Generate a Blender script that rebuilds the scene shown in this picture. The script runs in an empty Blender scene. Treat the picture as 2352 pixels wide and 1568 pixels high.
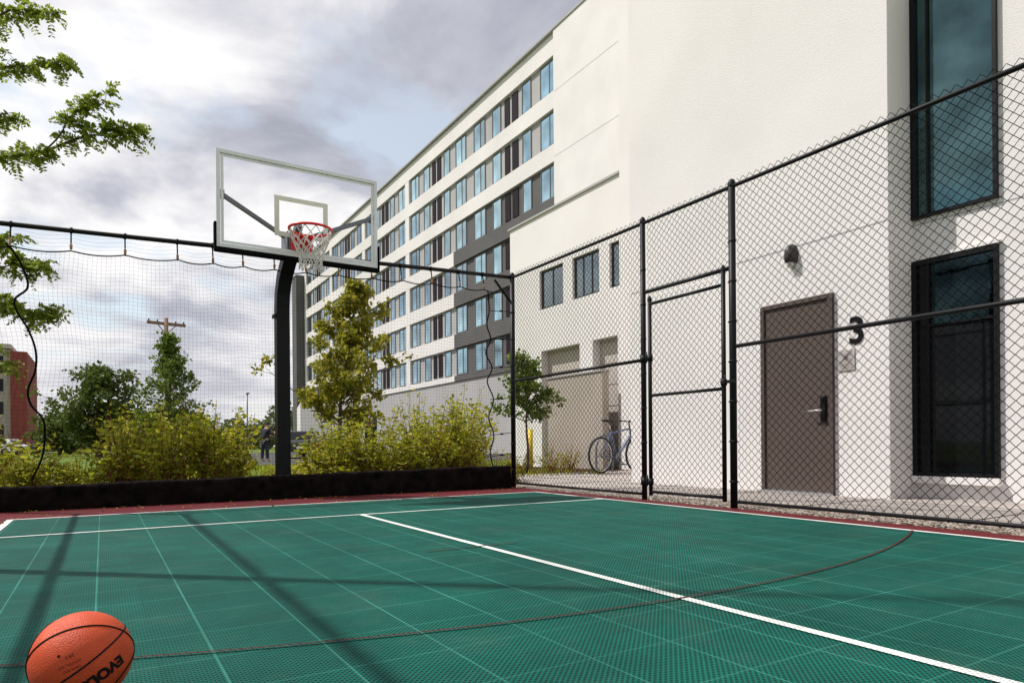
import bpy, math, random
import numpy as np
from mathutils import Vector, Matrix, Quaternion
random.seed(7); rng=np.random.default_rng(7)
scene=bpy.context.scene
col=scene.collection
scene.view_settings.view_transform='Standard'
scene.view_settings.look='None'
scene.view_settings.exposure=0

# ---------------------------------------------------------------- materials
def newmat(name):
    m=bpy.data.materials.new(name); m.use_nodes=True
    nt=m.node_tree; nt.nodes.clear()
    return m,nt
def N(nt,t,**k):
    n=nt.nodes.new(t)
    for a,b in k.items(): setattr(n,a,b)
    return n
def L(nt,a,b): nt.links.new(a,b)
def mat(name,c,rough=.6,metal=0,var=.12,vscale=3,bump=0,bscale=60,spec=.4,c2=None,coat=0):
    m,nt=newmat(name)
    out=N(nt,'ShaderNodeOutputMaterial'); p=N(nt,'ShaderNodeBsdfPrincipled')
    L(nt,p.outputs[0],out.inputs[0])
    p.inputs['Roughness'].default_value=rough; p.inputs['Metallic'].default_value=metal
    p.inputs['Specular IOR Level'].default_value=spec
    p.inputs['Coat Weight'].default_value=coat
    tc=N(nt,'ShaderNodeTexCoord')
    nz=N(nt,'ShaderNodeTexNoise'); nz.inputs['Scale'].default_value=vscale; nz.inputs['Detail'].default_value=6
    L(nt,tc.outputs['Object'],nz.inputs['Vector'])
    mx=N(nt,'ShaderNodeMix',data_type='RGBA')
    rp=N(nt,'ShaderNodeMapRange'); rp.inputs[1].default_value=.3; rp.inputs[2].default_value=.7
    L(nt,nz.outputs[0],rp.inputs[0]); L(nt,rp.outputs[0],mx.inputs[0])
    a=[x*(1-var) for x in c]; b=[min(1,x*(1+var)) for x in c] if c2 is None else c2
    mx.inputs[6].default_value=(*a,1); mx.inputs[7].default_value=(*b,1)
    L(nt,mx.outputs[2],p.inputs['Base Color'])
    if bump:
        n2=N(nt,'ShaderNodeTexNoise'); n2.inputs['Scale'].default_value=bscale; n2.inputs['Detail'].default_value=4
        L(nt,tc.outputs['Object'],n2.inputs['Vector'])
        bp=N(nt,'ShaderNodeBump'); bp.inputs['Strength'].default_value=bump; bp.inputs['Distance'].default_value=.01
        L(nt,n2.outputs[0],bp.inputs['Height']); L(nt,bp.outputs[0],p.inputs['Normal'])
    return m
def leafmat(name,cols,trans=.35,rough=.5):
    m,nt=newmat(name)
    out=N(nt,'ShaderNodeOutputMaterial'); p=N(nt,'ShaderNodeBsdfPrincipled'); t=N(nt,'ShaderNodeBsdfTranslucent')
    mx=N(nt,'ShaderNodeMixShader'); mx.inputs[0].default_value=trans
    g=N(nt,'ShaderNodeNewGeometry'); r=N(nt,'ShaderNodeValToRGB')
    L(nt,g.outputs['Random Per Island'],r.inputs[0])
    e=r.color_ramp.elements
    while len(e)<len(cols): e.new(.5)
    for i,c in enumerate(cols):
        e[i].position=i/(len(cols)-1); e[i].color=(*c,1)
    L(nt,r.outputs[0],p.inputs['Base Color']); L(nt,r.outputs[0],t.inputs[0])
    p.inputs['Roughness'].default_value=rough; p.inputs['Specular IOR Level'].default_value=.3
    L(nt,p.outputs[0],mx.inputs[1]); L(nt,t.outputs[0],mx.inputs[2]); L(nt,mx.outputs[0],out.inputs[0])
    return m
def mnode(nt,op,a,b=None,clamp=False):
    n=N(nt,'ShaderNodeMath',operation=op); n.use_clamp=clamp
    for i,v in enumerate((a,b)):
        if v is None: continue
        if isinstance(v,(int,float)): n.inputs[i].default_value=v
        else: L(nt,v,n.inputs[i])
    return n.outputs[0]
def courtmat(name,c,hole,gridc,gridamt=.8):
    m,nt=newmat(name)
    out=N(nt,'ShaderNodeOutputMaterial'); p=N(nt,'ShaderNodeBsdfPrincipled'); L(nt,p.outputs[0],out.inputs[0])
    tc=N(nt,'ShaderNodeTexCoord'); s=N(nt,'ShaderNodeSeparateXYZ'); L(nt,tc.outputs['Object'],s.inputs[0])
    x,y=s.outputs[0],s.outputs[1]
    def tri(v,per,off=0):
        a=mnode(nt,'ADD',v,100+off); a=mnode(nt,'DIVIDE',a,per); a=mnode(nt,'FRACT',a)
        a=mnode(nt,'SUBTRACT',a,.5); a=mnode(nt,'ABSOLUTE',a); a=mnode(nt,'MULTIPLY',a,2)
        return a
    u=mnode(nt,'ADD',x,y); v=mnode(nt,'SUBTRACT',x,y)
    lu=tri(u,.0195); lv=tri(v,.0195)
    bar=mnode(nt,'MAXIMUM',lu,lv)
    rr=N(nt,'ShaderNodeMapRange'); rr.inputs[1].default_value=.50; rr.inputs[2].default_value=.66
    L(nt,bar,rr.inputs[0])
    gx=tri(x,.3048); gy=tri(y,.3048)
    grx=N(nt,'ShaderNodeMapRange'); grx.inputs[1].default_value=.972; grx.inputs[2].default_value=.984; L(nt,gx,grx.inputs[0])
    gry=N(nt,'ShaderNodeMapRange'); gry.inputs[1].default_value=.972; gry.inputs[2].default_value=.984; L(nt,gy,gry.inputs[0])
    g=mnode(nt,'MAXIMUM',grx.outputs[0],mnode(nt,'MULTIPLY',gry.outputs[0],.6))
    n3=N(nt,'ShaderNodeTexNoise'); n3.inputs['Scale'].default_value=.9; L(nt,tc.outputs['Object'],n3.inputs['Vector'])
    g3=N(nt,'ShaderNodeMapRange'); g3.inputs[1].default_value=.35; g3.inputs[2].default_value=.65; g3.inputs[3].default_value=.45; L(nt,n3.outputs[0],g3.inputs[0])
    g=mnode(nt,'MULTIPLY',g,g3.outputs[0])
    nz=N(nt,'ShaderNodeTexNoise'); nz.inputs['Scale'].default_value=1.3; nz.inputs['Detail'].default_value=9
    nz.inputs['Roughness'].default_value=.72
    L(nt,tc.outputs['Object'],nz.inputs['Vector'])
    nr=N(nt,'ShaderNodeMapRange'); nr.inputs[1].default_value=.3; nr.inputs[2].default_value=.75; nr.inputs[3].default_value=.72; nr.inputs[4].default_value=1.3
    L(nt,nz.outputs[0],nr.inputs[0])
    fx=mnode(nt,'FLOOR',mnode(nt,'DIVIDE',mnode(nt,'ADD',x,100.1524),.3048)); fy=mnode(nt,'FLOOR',mnode(nt,'DIVIDE',mnode(nt,'ADD',y,100.1524),.3048))
    cb=N(nt,'ShaderNodeCombineXYZ'); L(nt,fx,cb.inputs[0]); L(nt,fy,cb.inputs[1])
    wn=N(nt,'ShaderNodeTexWhiteNoise'); L(nt,cb.outputs[0],wn.inputs[0])
    wt=mnode(nt,'ADD',mnode(nt,'MULTIPLY',wn.outputs[0],.14),.93)
    m1=N(nt,'ShaderNodeMix',data_type='RGBA'); m1.inputs[6].default_value=(*hole,1); m1.inputs[7].default_value=(*c,1); L(nt,rr.outputs[0],m1.inputs[0])
    m2=N(nt,'ShaderNodeMix',data_type='RGBA'); m2.inputs[7].default_value=(*gridc,1); L(nt,m1.outputs[2],m2.inputs[6]); L(nt,mnode(nt,'MULTIPLY',g,gridamt),m2.inputs[0])
    vm=N(nt,'ShaderNodeVectorMath',operation='SCALE'); L(nt,m2.outputs[2],vm.inputs[0]); L(nt,mnode(nt,'MULTIPLY',nr.outputs[0],wt),vm.inputs['Scale'])
    # dusty film
    dn=N(nt,'ShaderNodeTexNoise'); dn.inputs['Scale'].default_value=2.6; dn.inputs['Detail'].default_value=10; dn.inputs['Roughness'].default_value=.75
    mpd=N(nt,'ShaderNodeMapping'); mpd.inputs['Location'].default_value=(7,3,0); L(nt,tc.outputs['Object'],mpd.inputs[0]); L(nt,mpd.outputs[0],dn.inputs['Vector'])
    dr_=N(nt,'ShaderNodeMapRange'); dr_.inputs[1].default_value=.5; dr_.inputs[2].default_value=.8; dr_.inputs[3].default_value=0; dr_.inputs[4].default_value=.22; L(nt,dn.outputs[0],dr_.inputs[0])
    m3=N(nt,'ShaderNodeMix',data_type='RGBA'); L(nt,dr_.outputs[0],m3.inputs[0]); L(nt,vm.outputs[0],m3.inputs[6]); m3.inputs[7].default_value=(.10,.12,.09,1)
    L(nt,m3.outputs[2],p.inputs['Base Color'])
    p.inputs['Roughness'].default_value=.65; p.inputs['Specular IOR Level'].default_value=.1
    bp=N(nt,'ShaderNodeBump'); bp.inputs['Strength'].default_value=.35; bp.inputs['Distance'].default_value=.003
    L(nt,rr.outputs[0],bp.inputs['Height']); L(nt,bp.outputs[0],p.inputs['Normal'])
    return m

M={}
M['green']=courtmat('court_green',(.003,.098,.072),(.001,.010,.010),(.055,.25,.20),.75)
M['maroon']=courtmat('court_maroon',(.150,.020,.024),(.03,.005,.007),(.22,.06,.06),.4)
M['lwhite']=courtmat('court_white_line',(.80,.80,.76),(.30,.36,.34),(.7,.7,.7),.2)
M['lmaroon']=courtmat('court_dark_line',(.085,.022,.020),(.012,.010,.010),(.10,.06,.05),.3)
M['stucco']=mat('white_stucco',(.765,.732,.712),.92,var=.045,vscale=.6,bump=.55,bscale=85,spec=.15)
M['stucco2']=mat('cream_stucco',(.74,.708,.685),.92,var=.06,vscale=.3,bump=.3,bscale=60,spec=.15)
M['greypanel']=mat('grey_stucco',(.40,.39,.385),.9,var=.06,vscale=.6,bump=.2,spec=.2)
M['darkpanel']=mat('dark_grey_stucco',(.115,.11,.108),.9,var=.08,vscale=.6,bump=.2,spec=.2)
M['tan']=mat('tan_stucco',(.40,.35,.30),.9,var=.08,vscale=1,bump=.3,spec=.2)
M['beige']=mat('beige_panel',(.50,.45,.40),.8,var=.05,spec=.2)
M['black']=mat('black_coated_metal',(.006,.006,.007),.5,var=.25,vscale=9,spec=.22)
M['wire']=mat('black_vinyl_wire',(.003,.003,.0035),.6,var=.2,spec=.08)
M['blackm']=mat('black_frame',(.006,.006,.007),.4,var=.2,spec=.2)
M['cord']=mat('black_cord',(.006,.006,.007),.9,spec=.05)
M['cloth']=mat('black_net_cloth',(.005,.0045,.0045),.95,var=.6,vscale=9,bump=.8,bscale=45,c2=(.014,.010,.009),spec=.05)
M['alu']=mat('aluminium',(.74,.755,.75),.45,.05,var=.06)
M['steel']=mat('galvanised_steel',(.16,.17,.19),.4,.6)
M['wpaint']=mat('white_paint',(.8,.79,.75),.5,var=.03)
M['wfilm']=leafmat('white_screen_print',[(1,.97,.88),(1,.97,.88)],.75)
M['red']=mat('red_rim_paint',(.80,.022,.012),.35,var=.1)
M['netw']=leafmat('white_cord',[(.86,.84,.82),(.93,.91,.89)],.5)
M['doorb']=mat('brown_door_paint',(.098,.074,.064),.5,var=.06,vscale=2,bump=.05,spec=.2)
M['concrete']=mat('concrete',(.36,.32,.295),.9,var=.16,vscale=1.6,bump=.4,bscale=70,spec=.2)
M['asphalt']=mat('asphalt',(.07,.07,.07),.9,var=.2,vscale=2,bump=.4,spec=.2)
M['grass']=mat('grass_ground',(.075,.14,.02),.95,var=.4,vscale=.5,bump=.8,bscale=25,c2=(.17,.22,.04),spec=.1)
M['mulch']=mat('mulch',(.05,.028,.018),1,var=.6,vscale=25,bump=1,bscale=60,c2=(.11,.055,.035),spec=.1)
M['gravelb']=mat('gravel_bed',(.22,.18,.15),1,var=.5,vscale=50,bump=1,bscale=90,spec=.1)
M['stone']=leafmat('pebble',[(.12,.10,.08),(.32,.26,.21),(.48,.42,.36),(.22,.16,.13)],0)
M['bark']=mat('bark',(.10,.07,.05),.9,var=.35,vscale=12,bump=.8,bscale=40)
M['stem']=mat('red_stem',(.22,.05,.03),.7,var=.3)
M['lbush']=leafmat('bush_leaf',[(.12,.15,.010),(.30,.34,.018),(.52,.49,.03),(.20,.24,.015),(.62,.55,.07)],.5)
M['lgink']=leafmat('yellow_green_leaf',[(.14,.16,.015),(.34,.32,.03),(.22,.23,.02),(.48,.39,.05)],.5)
M['lgreen']=leafmat('green_leaf',[(.07,.12,.012),(.15,.21,.025),(.10,.16,.018),(.24,.29,.04)],.4)
M['llocust']=leafmat('locust_leaf',[(.12,.17,.015),(.24,.31,.03),(.36,.42,.06)],.5)
M['ldark']=leafmat('dark_leaf',[(.06,.09,.015),(.12,.16,.025),(.08,.12,.018),(.17,.20,.04)],.4)
M['lfar']=leafmat('far_leaf',[(.09,.12,.05),(.13,.16,.06),(.11,.14,.06)],.3)
M['wood']=mat('weathered_wood',(.26,.15,.10),.9,var=.3,vscale=6)
M['clip']=mat('tan_clip',(.42,.22,.12),.6)
M['yellow']=mat('yellow_paint',(.75,.55,.03),.5)
M['brickred']=mat('red_brick',(.25,.06,.05),.9,var=.15,vscale=2)
M['skin']=mat('skin',(.45,.26,.18),.6)
M['dcloth']=mat('dark_clothing',(.02,.02,.025),.9,var=.3)
M['bcloth']=mat('brown_clothing',(.10,.05,.04),.9,var=.3)
M['jean']=mat('dark_trousers',(.03,.035,.05),.9,var=.3)
M['hair']=mat('hair',(.03,.02,.015),.8)
M['cap']=mat('pale_cap',(.6,.5,.4),.8)
M['blue']=mat('blue_bike_paint',(.07,.10,.20),.3,coat=.5)
M['rubber']=mat('rubber',(.02,.02,.02),.8)
M['silver']=mat('polished_steel',(.6,.6,.6),.3,.7,var=.04)
M['carred']=mat('tail_light_red',(.5,.01,.01),.3)
M['cargrey']=mat('dark_grey_car_paint',(.05,.055,.06),.25,coat=.6)
M['carglass']=mat('vehicle_glass',(.01,.012,.015),.08,var=.02)
M['sconce']=mat('bronze_lamp_housing',(.05,.047,.045),.45,.3,var=.1,spec=.3)
M['wframe']=mat('grey_window_frame',(.16,.155,.15),.5,var=.1)
M['lens']=mat('frosted_glass',(.6,.6,.58),.3)
M['signg']=mat('grey_sign',(.42,.38,.36),.6,var=.05)
M['signd']=mat('sign_ink',(.16,.13,.13),.7)
def glassmat(name,c,rough=.03,metal=1.,wave=.4,spec=.5,lo=.6,hi=1.35,sc=.9):
    m,nt=newmat(name); out=N(nt,'ShaderNodeOutputMaterial'); p=N(nt,'ShaderNodeBsdfPrincipled'); L(nt,p.outputs[0],out.inputs[0])
    p.inputs['Metallic'].default_value=metal; p.inputs['Roughness'].default_value=rough; p.inputs['Specular IOR Level'].default_value=spec
    tc=N(nt,'ShaderNodeTexCoord'); nz=N(nt,'ShaderNodeTexNoise'); nz.inputs['Scale'].default_value=sc; nz.inputs['Detail'].default_value=5; L(nt,tc.outputs['Object'],nz.inputs['Vector'])
    rp=N(nt,'ShaderNodeMapRange'); rp.inputs[1].default_value=.3; rp.inputs[2].default_value=.7; L(nt,nz.outputs[0],rp.inputs[0])
    oi=N(nt,'ShaderNodeObjectInfo')
    f=mnode(nt,'ADD',mnode(nt,'MULTIPLY',rp.outputs[0],.7),mnode(nt,'MULTIPLY',oi.outputs['Random'],.3))
    mx=N(nt,'ShaderNodeMix',data_type='RGBA'); L(nt,f,mx.inputs[0])
    mx.inputs[6].default_value=(*[x*lo for x in c],1); mx.inputs[7].default_value=(*[min(1,x*hi) for x in c],1)
    L(nt,mx.outputs[2],p.inputs['Base Color'])
    bp=N(nt,'ShaderNodeBump'); bp.inputs['Strength'].default_value=wave; bp.inputs['Distance'].default_value=.004
    L(nt,nz.outputs[0],bp.inputs['Height']); L(nt,bp.outputs[0],p.inputs['Normal'])
    return m
M['gteal']=glassmat('teal_reflective_glass',(.070,.128,.135),lo=.3,hi=1.9,sc=1.5)
M['gteal2']=glassmat('dark_teal_glass',(.022,.040,.044),lo=.2,hi=1.8,sc=2.4)
M['gdark']=glassmat('dark_glass',(.004,.005,.006),.04,0.,.5,.24)
M['gwin']=glassmat('blue_window_glass',(.46,.68,.75),.08,lo=.5,hi=1.25)
M['gwin2']=glassmat('grey_window_glass',(.30,.36,.36),.06,lo=.6,hi=1.3)
M['hole']=mat('dark_opening',(.02,.014,.018),.7,spec=.1)
def clearmat():
    m,nt=newmat('clear_acrylic'); out=N(nt,'ShaderNodeOutputMaterial')
    t=N(nt,'ShaderNodeBsdfTransparent'); t.inputs[0].default_value=(.99,.99,.99,1)
    g=N(nt,'ShaderNodeBsdfGlossy'); g.inputs['Roughness'].default_value=.03
    f=N(nt,'ShaderNodeFresnel'); f.inputs[0].default_value=1.2
    x=N(nt,'ShaderNodeMixShader'); L(nt,f.outputs[0],x.inputs[0]); L(nt,t.outputs[0],x.inputs[1]); L(nt,g.outputs[0],x.inputs[2]); L(nt,x.outputs[0],out.inputs[0])
    return m
M['clear']=clearmat()
def ballmat():
    m,nt=newmat('basketball_leather'); out=N(nt,'ShaderNodeOutputMaterial'); p=N(nt,'ShaderNodeBsdfPrincipled'); L(nt,p.outputs[0],out.inputs[0])
    tc=N(nt,'ShaderNodeTexCoord'); v=N(nt,'ShaderNodeTexVoronoi'); v.inputs['Scale'].default_value=360; L(nt,tc.outputs['Object'],v.inputs['Vector'])
    nz=N(nt,'ShaderNodeTexNoise'); nz.inputs['Scale'].default_value=18; nz.inputs['Detail'].default_value=6; L(nt,tc.outputs['Object'],nz.inputs['Vector'])
    mx=N(nt,'ShaderNodeMix',data_type='RGBA'); L(nt,nz.outputs[0],mx.inputs[0]); mx.inputs[6].default_value=(.46,.044,.010,1); mx.inputs[7].default_value=(.64,.085,.018,1)
    L(nt,mx.outputs[2],p.inputs['Base Color']); p.inputs['Roughness'].default_value=.48; p.inputs['Specular IOR Level'].default_value=.3
    bp=N(nt,'ShaderNodeBump'); bp.invert=True; bp.inputs['Strength'].default_value=.8; bp.inputs['Distance'].default_value=.0014
    L(nt,v.outputs[0],bp.inputs['Height']); L(nt,bp.outputs[0],p.inputs['Normal'])
    return m
M['ball']=ballmat()
M['ink']=mat('black_ink',(.012,.008,.008),.6,spec=.1)
M['gold']=mat('dark_gold_ink',(.13,.02,.008),.5,spec=.15)

# ---------------------------------------------------------------- mesh builder
class B:
    def __init__(s): s.v=[]; s.f=[]; s.m=[]; s.s=[]
    def add(s,vs,fs,mi=0,sm=False):
        o=len(s.v); s.v.extend([tuple(v) for v in vs])
        for f in fs: s.f.append([i+o for i in f]); s.m.append(mi); s.s.append(sm)
        return s
    def box(s,x0,y0,z0,x1,y1,z1,mi=0):
        x0,x1=min(x0,x1),max(x0,x1); y0,y1=min(y0,y1),max(y0,y1); z0,z1=min(z0,z1),max(z0,z1)
        return s.add([(x0,y0,z0),(x1,y0,z0),(x1,y1,z0),(x0,y1,z0),(x0,y0,z1),(x1,y0,z1),(x1,y1,z1),(x0,y1,z1)],
          [(0,3,2,1),(4,5,6,7),(0,1,5,4),(1,2,6,5),(2,3,7,6),(3,0,4,7)],mi)
    def bar(s,p0,p1,w,h,mi=0):
        p0=Vector(p0);p1=Vector(p1); t=(p1-p0).normalized(); up=Vector((0,0,1)) if abs(t.z)<.95 else Vector((0,1,0))
        a=t.cross(up).normalized()*w/2; b=a.cross(t).normalized()*h/2
        vs=[p+da*a+db*b for p in (p0,p1) for da,db in ((-1,-1),(1,-1),(1,1),(-1,1))]
        return s.add(vs,[(0,1,2,3),(7,6,5,4),(0,4,5,1),(1,5,6,2),(2,6,7,3),(3,7,4,0)],mi)
    def tube(s,pts,r,n=8,mi=0,closed=False,caps=True):
        pts=[Vector(p) for p in pts]; k=len(pts)
        rs=r if isinstance(r,(list,tuple)) else [r]*k
        vs=[]; pa=None
        for i,p in enumerate(pts):
            if closed: t=pts[(i+1)%k]-pts[i-1]
            else: t=pts[min(i+1,k-1)]-pts[max(i-1,0)]
            if t.length<1e-9: t=Vector((0,0,1))
            t.normalize()
            if pa is None:
                up=Vector((0,0,1)) if abs(t.z)<.9 else Vector((1,0,0))
                pa=t.cross(up).normalized()
            else:
                pa=(pa-t*pa.dot(t)); 
                if pa.length<1e-6: pa=t.cross(Vector((0,.3,1)))
                pa.normalize()
            pb=t.cross(pa)
            for j in range(n):
                a=2*math.pi*j/n; vs.append(p+(pa*math.cos(a)+pb*math.sin(a))*rs[i])
        fs=[]
        for i in range(k if closed else k-1):
            i2=(i+1)%k
            for j in range(n):
                j2=(j+1)%n; fs.append((i*n+j,i*n+j2,i2*n+j2,i2*n+j))
        s.add(vs,fs,mi,True)
        if caps and not closed and n>3:
            o=len(s.v)-len(vs)
            s.f.append([o+j for j in range(n)][::-1]); s.m.append(mi); s.s.append(False)
            s.f.append([o+(k-1)*n+j for j in range(n)]); s.m.append(mi); s.s.append(False)
        return s
    def lathe(s,c,prof,n=24,axis='z',mi=0):
        vs=[];k=len(prof)
        for r,h in prof:
            for j in range(n):
                a=2*math.pi*j/n; q=(r*math.cos(a),r*math.sin(a),h)
                if axis=='x': q=(h,q[0],q[1])
                if axis=='y': q=(q[0],h,q[1])
                vs.append((c[0]+q[0],c[1]+q[1],c[2]+q[2]))
        fs=[(i*n+j,i*n+(j+1)%n,(i+1)*n+(j+1)%n,(i+1)*n+j) for i in range(k-1) for j in range(n)]
        return s.add(vs,fs,mi,True)
    def prism(s,poly,x0,x1,mi=0,axis='x'):
        n=len(poly); vs=[]
        for x in (x0,x1):
            for a,b in poly: vs.append((x,a,b) if axis=='x' else ((a,x,b) if axis=='y' else (a,b,x)))
        fs=[tuple(range(n))[::-1],tuple(range(n,2*n))]+[(i,(i+1)%n,n+(i+1)%n,n+i) for i in range(n)]
        return s.add(vs,fs,mi)
    def xf(s,Mx): s.v=[tuple(Mx@Vector(v)) for v in s.v]; return s
origin={}
def root(name,loc,label,cat,group=None):
    e=bpy.data.objects.new(name,None); e.location=loc; e.empty_display_size=.2; col.objects.link(e)
    e['label']=label; e['category']=cat
    if group: e['group']=group
    origin[e.name]=Vector(loc); return e
def mk(name,b,mats,parent=None,label=None,cat=None,kind=None,group=None,bevel=0):
    me=bpy.data.meshes.new(name)
    if isinstance(b,B):
        me.from_pydata(b.v,[],b.f)
        me.polygons.foreach_set('material_index',b.m); me.polygons.foreach_set('use_smooth',b.s)
    else:
        v,f=b; me.from_pydata(v.tolist() if hasattr(v,'tolist') else v,[],f.tolist() if hasattr(f,'tolist') else f)
    for m in (mats if isinstance(mats,(list,tuple)) else [mats]): me.materials.append(M[m])
    me.update()
    o=bpy.data.objects.new(name,me); col.objects.link(o)
    if parent is not None:
        o.parent=parent; o.location=-origin[parent.name]
    origin[o.name]=Vector((0,0,0))
    if label: o['label']=label
    if cat: o['category']=cat
    if kind: o['kind']=kind
    if group: o['group']=group
    if bevel:
        md=o.modifiers.new('b','BEVEL'); md.width=bevel; md.segments=2; md.limit_method='ANGLE'
    return o
def leaves(P,D,S,wid=.5,fold=.25):
    """folded rhombic leaves"""
    P=np.asarray(P,float); D=np.asarray(D,float); n=len(P)
    S=np.broadcast_to(np.asarray(S,float),(n,))[:,None]
    D=D/np.maximum(np.linalg.norm(D,axis=1,keepdims=True),1e-6)
    R=rng.normal(size=(n,3)); R[:,2]+=.9
    U=R-D*np.sum(R*D,axis=1,keepdims=True); U/=np.maximum(np.linalg.norm(U,axis=1,keepdims=True),1e-6)
    W=np.cross(D,U)
    a=P; tip=P+D*S; mid=P+D*S*.45
    l=mid+W*S*wid*.5+U*S*fold*.4; r=mid-W*S*wid*.5+U*S*fold*.4
    V=np.stack([a,r,tip,l],1).reshape(-1,3)
    i=np.arange(n)*4
    F=np.concatenate([np.stack([i,i+1,i+2],1),np.stack([i,i+2,i+3],1)])
    return V,F

# ---------------------------------------------------------------- camera
cam=bpy.data.cameras.new('camera'); co=bpy.data.objects.new('camera',cam); col.objects.link(co)
cam.sensor_width=36; cam.lens=23.27; cam.shift_y=.1003; cam.clip_end=3000; cam.clip_start=.05
co.matrix_world=Matrix.Translation((0,0,.62))@Matrix.Rotation(math.radians(-31.75),4,'Z')@Matrix.Rotation(math.radians(90),4,'X')@Matrix.Rotation(math.radians(-.45),4,'Z')
scene.camera=co

# ---------------------------------------------------------------- light
sd=Vector((.56,-.5,-1)).normalized()
sl=bpy.data.lights.new('sun','SUN'); sl.energy=4.8; sl.angle=math.radians(.9); sl.color=(1,.962,.92)
so=bpy.data.objects.new('sun',sl); so.rotation_euler=sd.to_track_quat('-Z','Y').to_euler(); so.location=(-10,10,20); col.objects.link(so)
w=bpy.data.worlds.new('World'); scene.world=w; w.use_nodes=True; nt=w.node_tree; nt.nodes.clear()
out=N(nt,'ShaderNodeOutputWorld'); bg=N(nt,'ShaderNodeBackground'); L(nt,bg.outputs[0],out.inputs[0])
sky=N(nt,'ShaderNodeTexSky',sky_type='NISHITA'); sky.sun_disc=False; sky.sun_elevation=math.radians(53); sky.sun_rotation=math.radians(-48)
bg.inputs['Strength'].default_value=.1
tc=N(nt,'ShaderNodeTexCoord'); sp=N(nt,'ShaderNodeSeparateXYZ'); L(nt,tc.outputs['Generated'],sp.inputs[0])
zz=mnode(nt,'ADD',mnode(nt,'MAXIMUM',sp.outputs[2],0),.20)
cx=mnode(nt,'DIVIDE',sp.outputs[0],zz); cy=mnode(nt,'DIVIDE',sp.outputs[1],zz)
cb=N(nt,'ShaderNodeCombineXYZ'); L(nt,cx,cb.inputs[0]); L(nt,cy,cb.inputs[1]); cb.inputs[2].default_value=3.7
n1=N(nt,'ShaderNodeTexNoise'); n1.inputs['Scale'].default_value=1.9; n1.inputs['Detail'].default_value=11; n1.inputs['Roughness'].default_value=.56; n1.inputs['Distortion'].default_value=.3
L(nt,cb.outputs[0],n1.inputs['Vector'])
n2=N(nt,'ShaderNodeTexNoise'); n2.inputs['Scale'].default_value=2.1; n2.inputs['Detail'].default_value=8; n2.inputs['Roughness'].default_value=.5
mp=N(nt,'ShaderNodeMapping'); mp.inputs['Location'].default_value=(5.2,1.3,0); L(nt,cb.outputs[0],mp.inputs[0]); L(nt,mp.outputs[0],n2.inputs['Vector'])
r1=N(nt,'ShaderNodeMapRange'); r1.inputs[1].default_value=.33; r1.inputs[2].default_value=.43; L(nt,n2.outputs[0],r1.inputs[0]) # cover
def lobe(d,rad,amp):
    v=N(nt,'ShaderNodeVectorMath',operation='DISTANCE'); L(nt,tc.outputs['Generated'],v.inputs[0]); v.inputs[1].default_value=Vector(d).normalized()
    r=N(nt,'ShaderNodeMapRange',interpolation_type='SMOOTHSTEP'); r.inputs[1].default_value=0; r.inputs[2].default_value=rad; r.inputs[3].default_value=amp; r.inputs[4].default_value=0
    L(nt,v.outputs['Value'],r.inputs[0]); return r.outputs[0]
val=mnode(nt,'ADD',n1.outputs[0],lobe((.30,.85,.44),.36,.13))
val=mnode(nt,'ADD',val,lobe((.02,.92,.40),.30,-.15))
val=mnode(nt,'ADD',val,lobe((.20,.95,.26),.14,-.08))
val=mnode(nt,'ADD',val,lobe((.10,.80,.60),.22,-.08))
r2=N(nt,'ShaderNodeValToRGB'); L(nt,val,r2.inputs[0])
e=r2.color_ramp.elements
e[0].position=.38; e[0].color=(10.6,10.4,10.4,1)
e[1].position=.68; e[1].color=(4.0,4.15,4.9,1)
x=e.new(.46); x.color=(8.4,8.35,8.7,1)
x=e.new(.55); x.color=(5.6,5.7,6.5,1)
mx=N(nt,'ShaderNodeMix',data_type='RGBA'); L(nt,r1.outputs[0],mx.inputs[0]); 
sk=N(nt,'ShaderNodeVectorMath',operation='MULTIPLY_ADD'); L(nt,sky.outputs[0],sk.inputs[0]); sk.inputs[1].default_value=(.9,.9,.82); sk.inputs[2].default_value=(4.2,4.3,4.4)
L(nt,sk.outputs[0],mx.inputs[6]); L(nt,r2.outputs[0],mx.inputs[7])
hz=N(nt,'ShaderNodeMapRange'); hz.inputs[1].default_value=.0; hz.inputs[2].default_value=.20; hz.inputs[3].default_value=.65; hz.inputs[4].default_value=0; L(nt,sp.outputs[2],hz.inputs[0])
mh=N(nt,'ShaderNodeMix',data_type='RGBA'); L(nt,hz.outputs[0],mh.inputs[0]); L(nt,mx.outputs[2],mh.inputs[6]); mh.inputs[7].default_value=(7.4,7.3,7.7,1)
L(nt,mh.outputs[2],bg.inputs[0])

# ---------------------------------------------------------------- ground
def sheet(name,x0,y0,x1,y1,z,m,label=None,sub=None):
    b=B(); b.add([(x0,y0,z),(x1,y0,z),(x1,y1,z),(x0,y1,z)],[(0,1,2,3)])
    return mk(name,b,m,kind='structure')
sheet('ground',-900,-300,900,1500,-.05,'grass')
sheet('asphalt_parking_lot',2.5,24,22,70,-.035,'asphalt')
sheet('mulch_bed',-6,8.25,9,11.6,-.02,'mulch')
sheet('mulch_bed',6.3,11.62,11,15.2,-.015,'mulch')
b=B(); b.box(5.55,-4,-.2,11.2,11.6,-.005)
mk('sidewalk',b,'concrete',kind='structure')
b=B()
for yy in (-2,-.5,1,2.5,4,5.5,7,8.5,10): b.box(5.55,yy,-.004,11.1,yy+.012,-.001)
b.box(7.0,-4,-.004,7.012,11.5,-.0015)
mk('pavement_joint',b,'asphalt',kind='structure')
sheet('gravel_strip',5.08,-4,5.55,11.6,-.012,'gravelb')
n=6500
px=rng.uniform(5.10,5.62,n); py=rng.uniform(.8,8.3,n); sz=rng.uniform(.007,.018,n)
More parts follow.
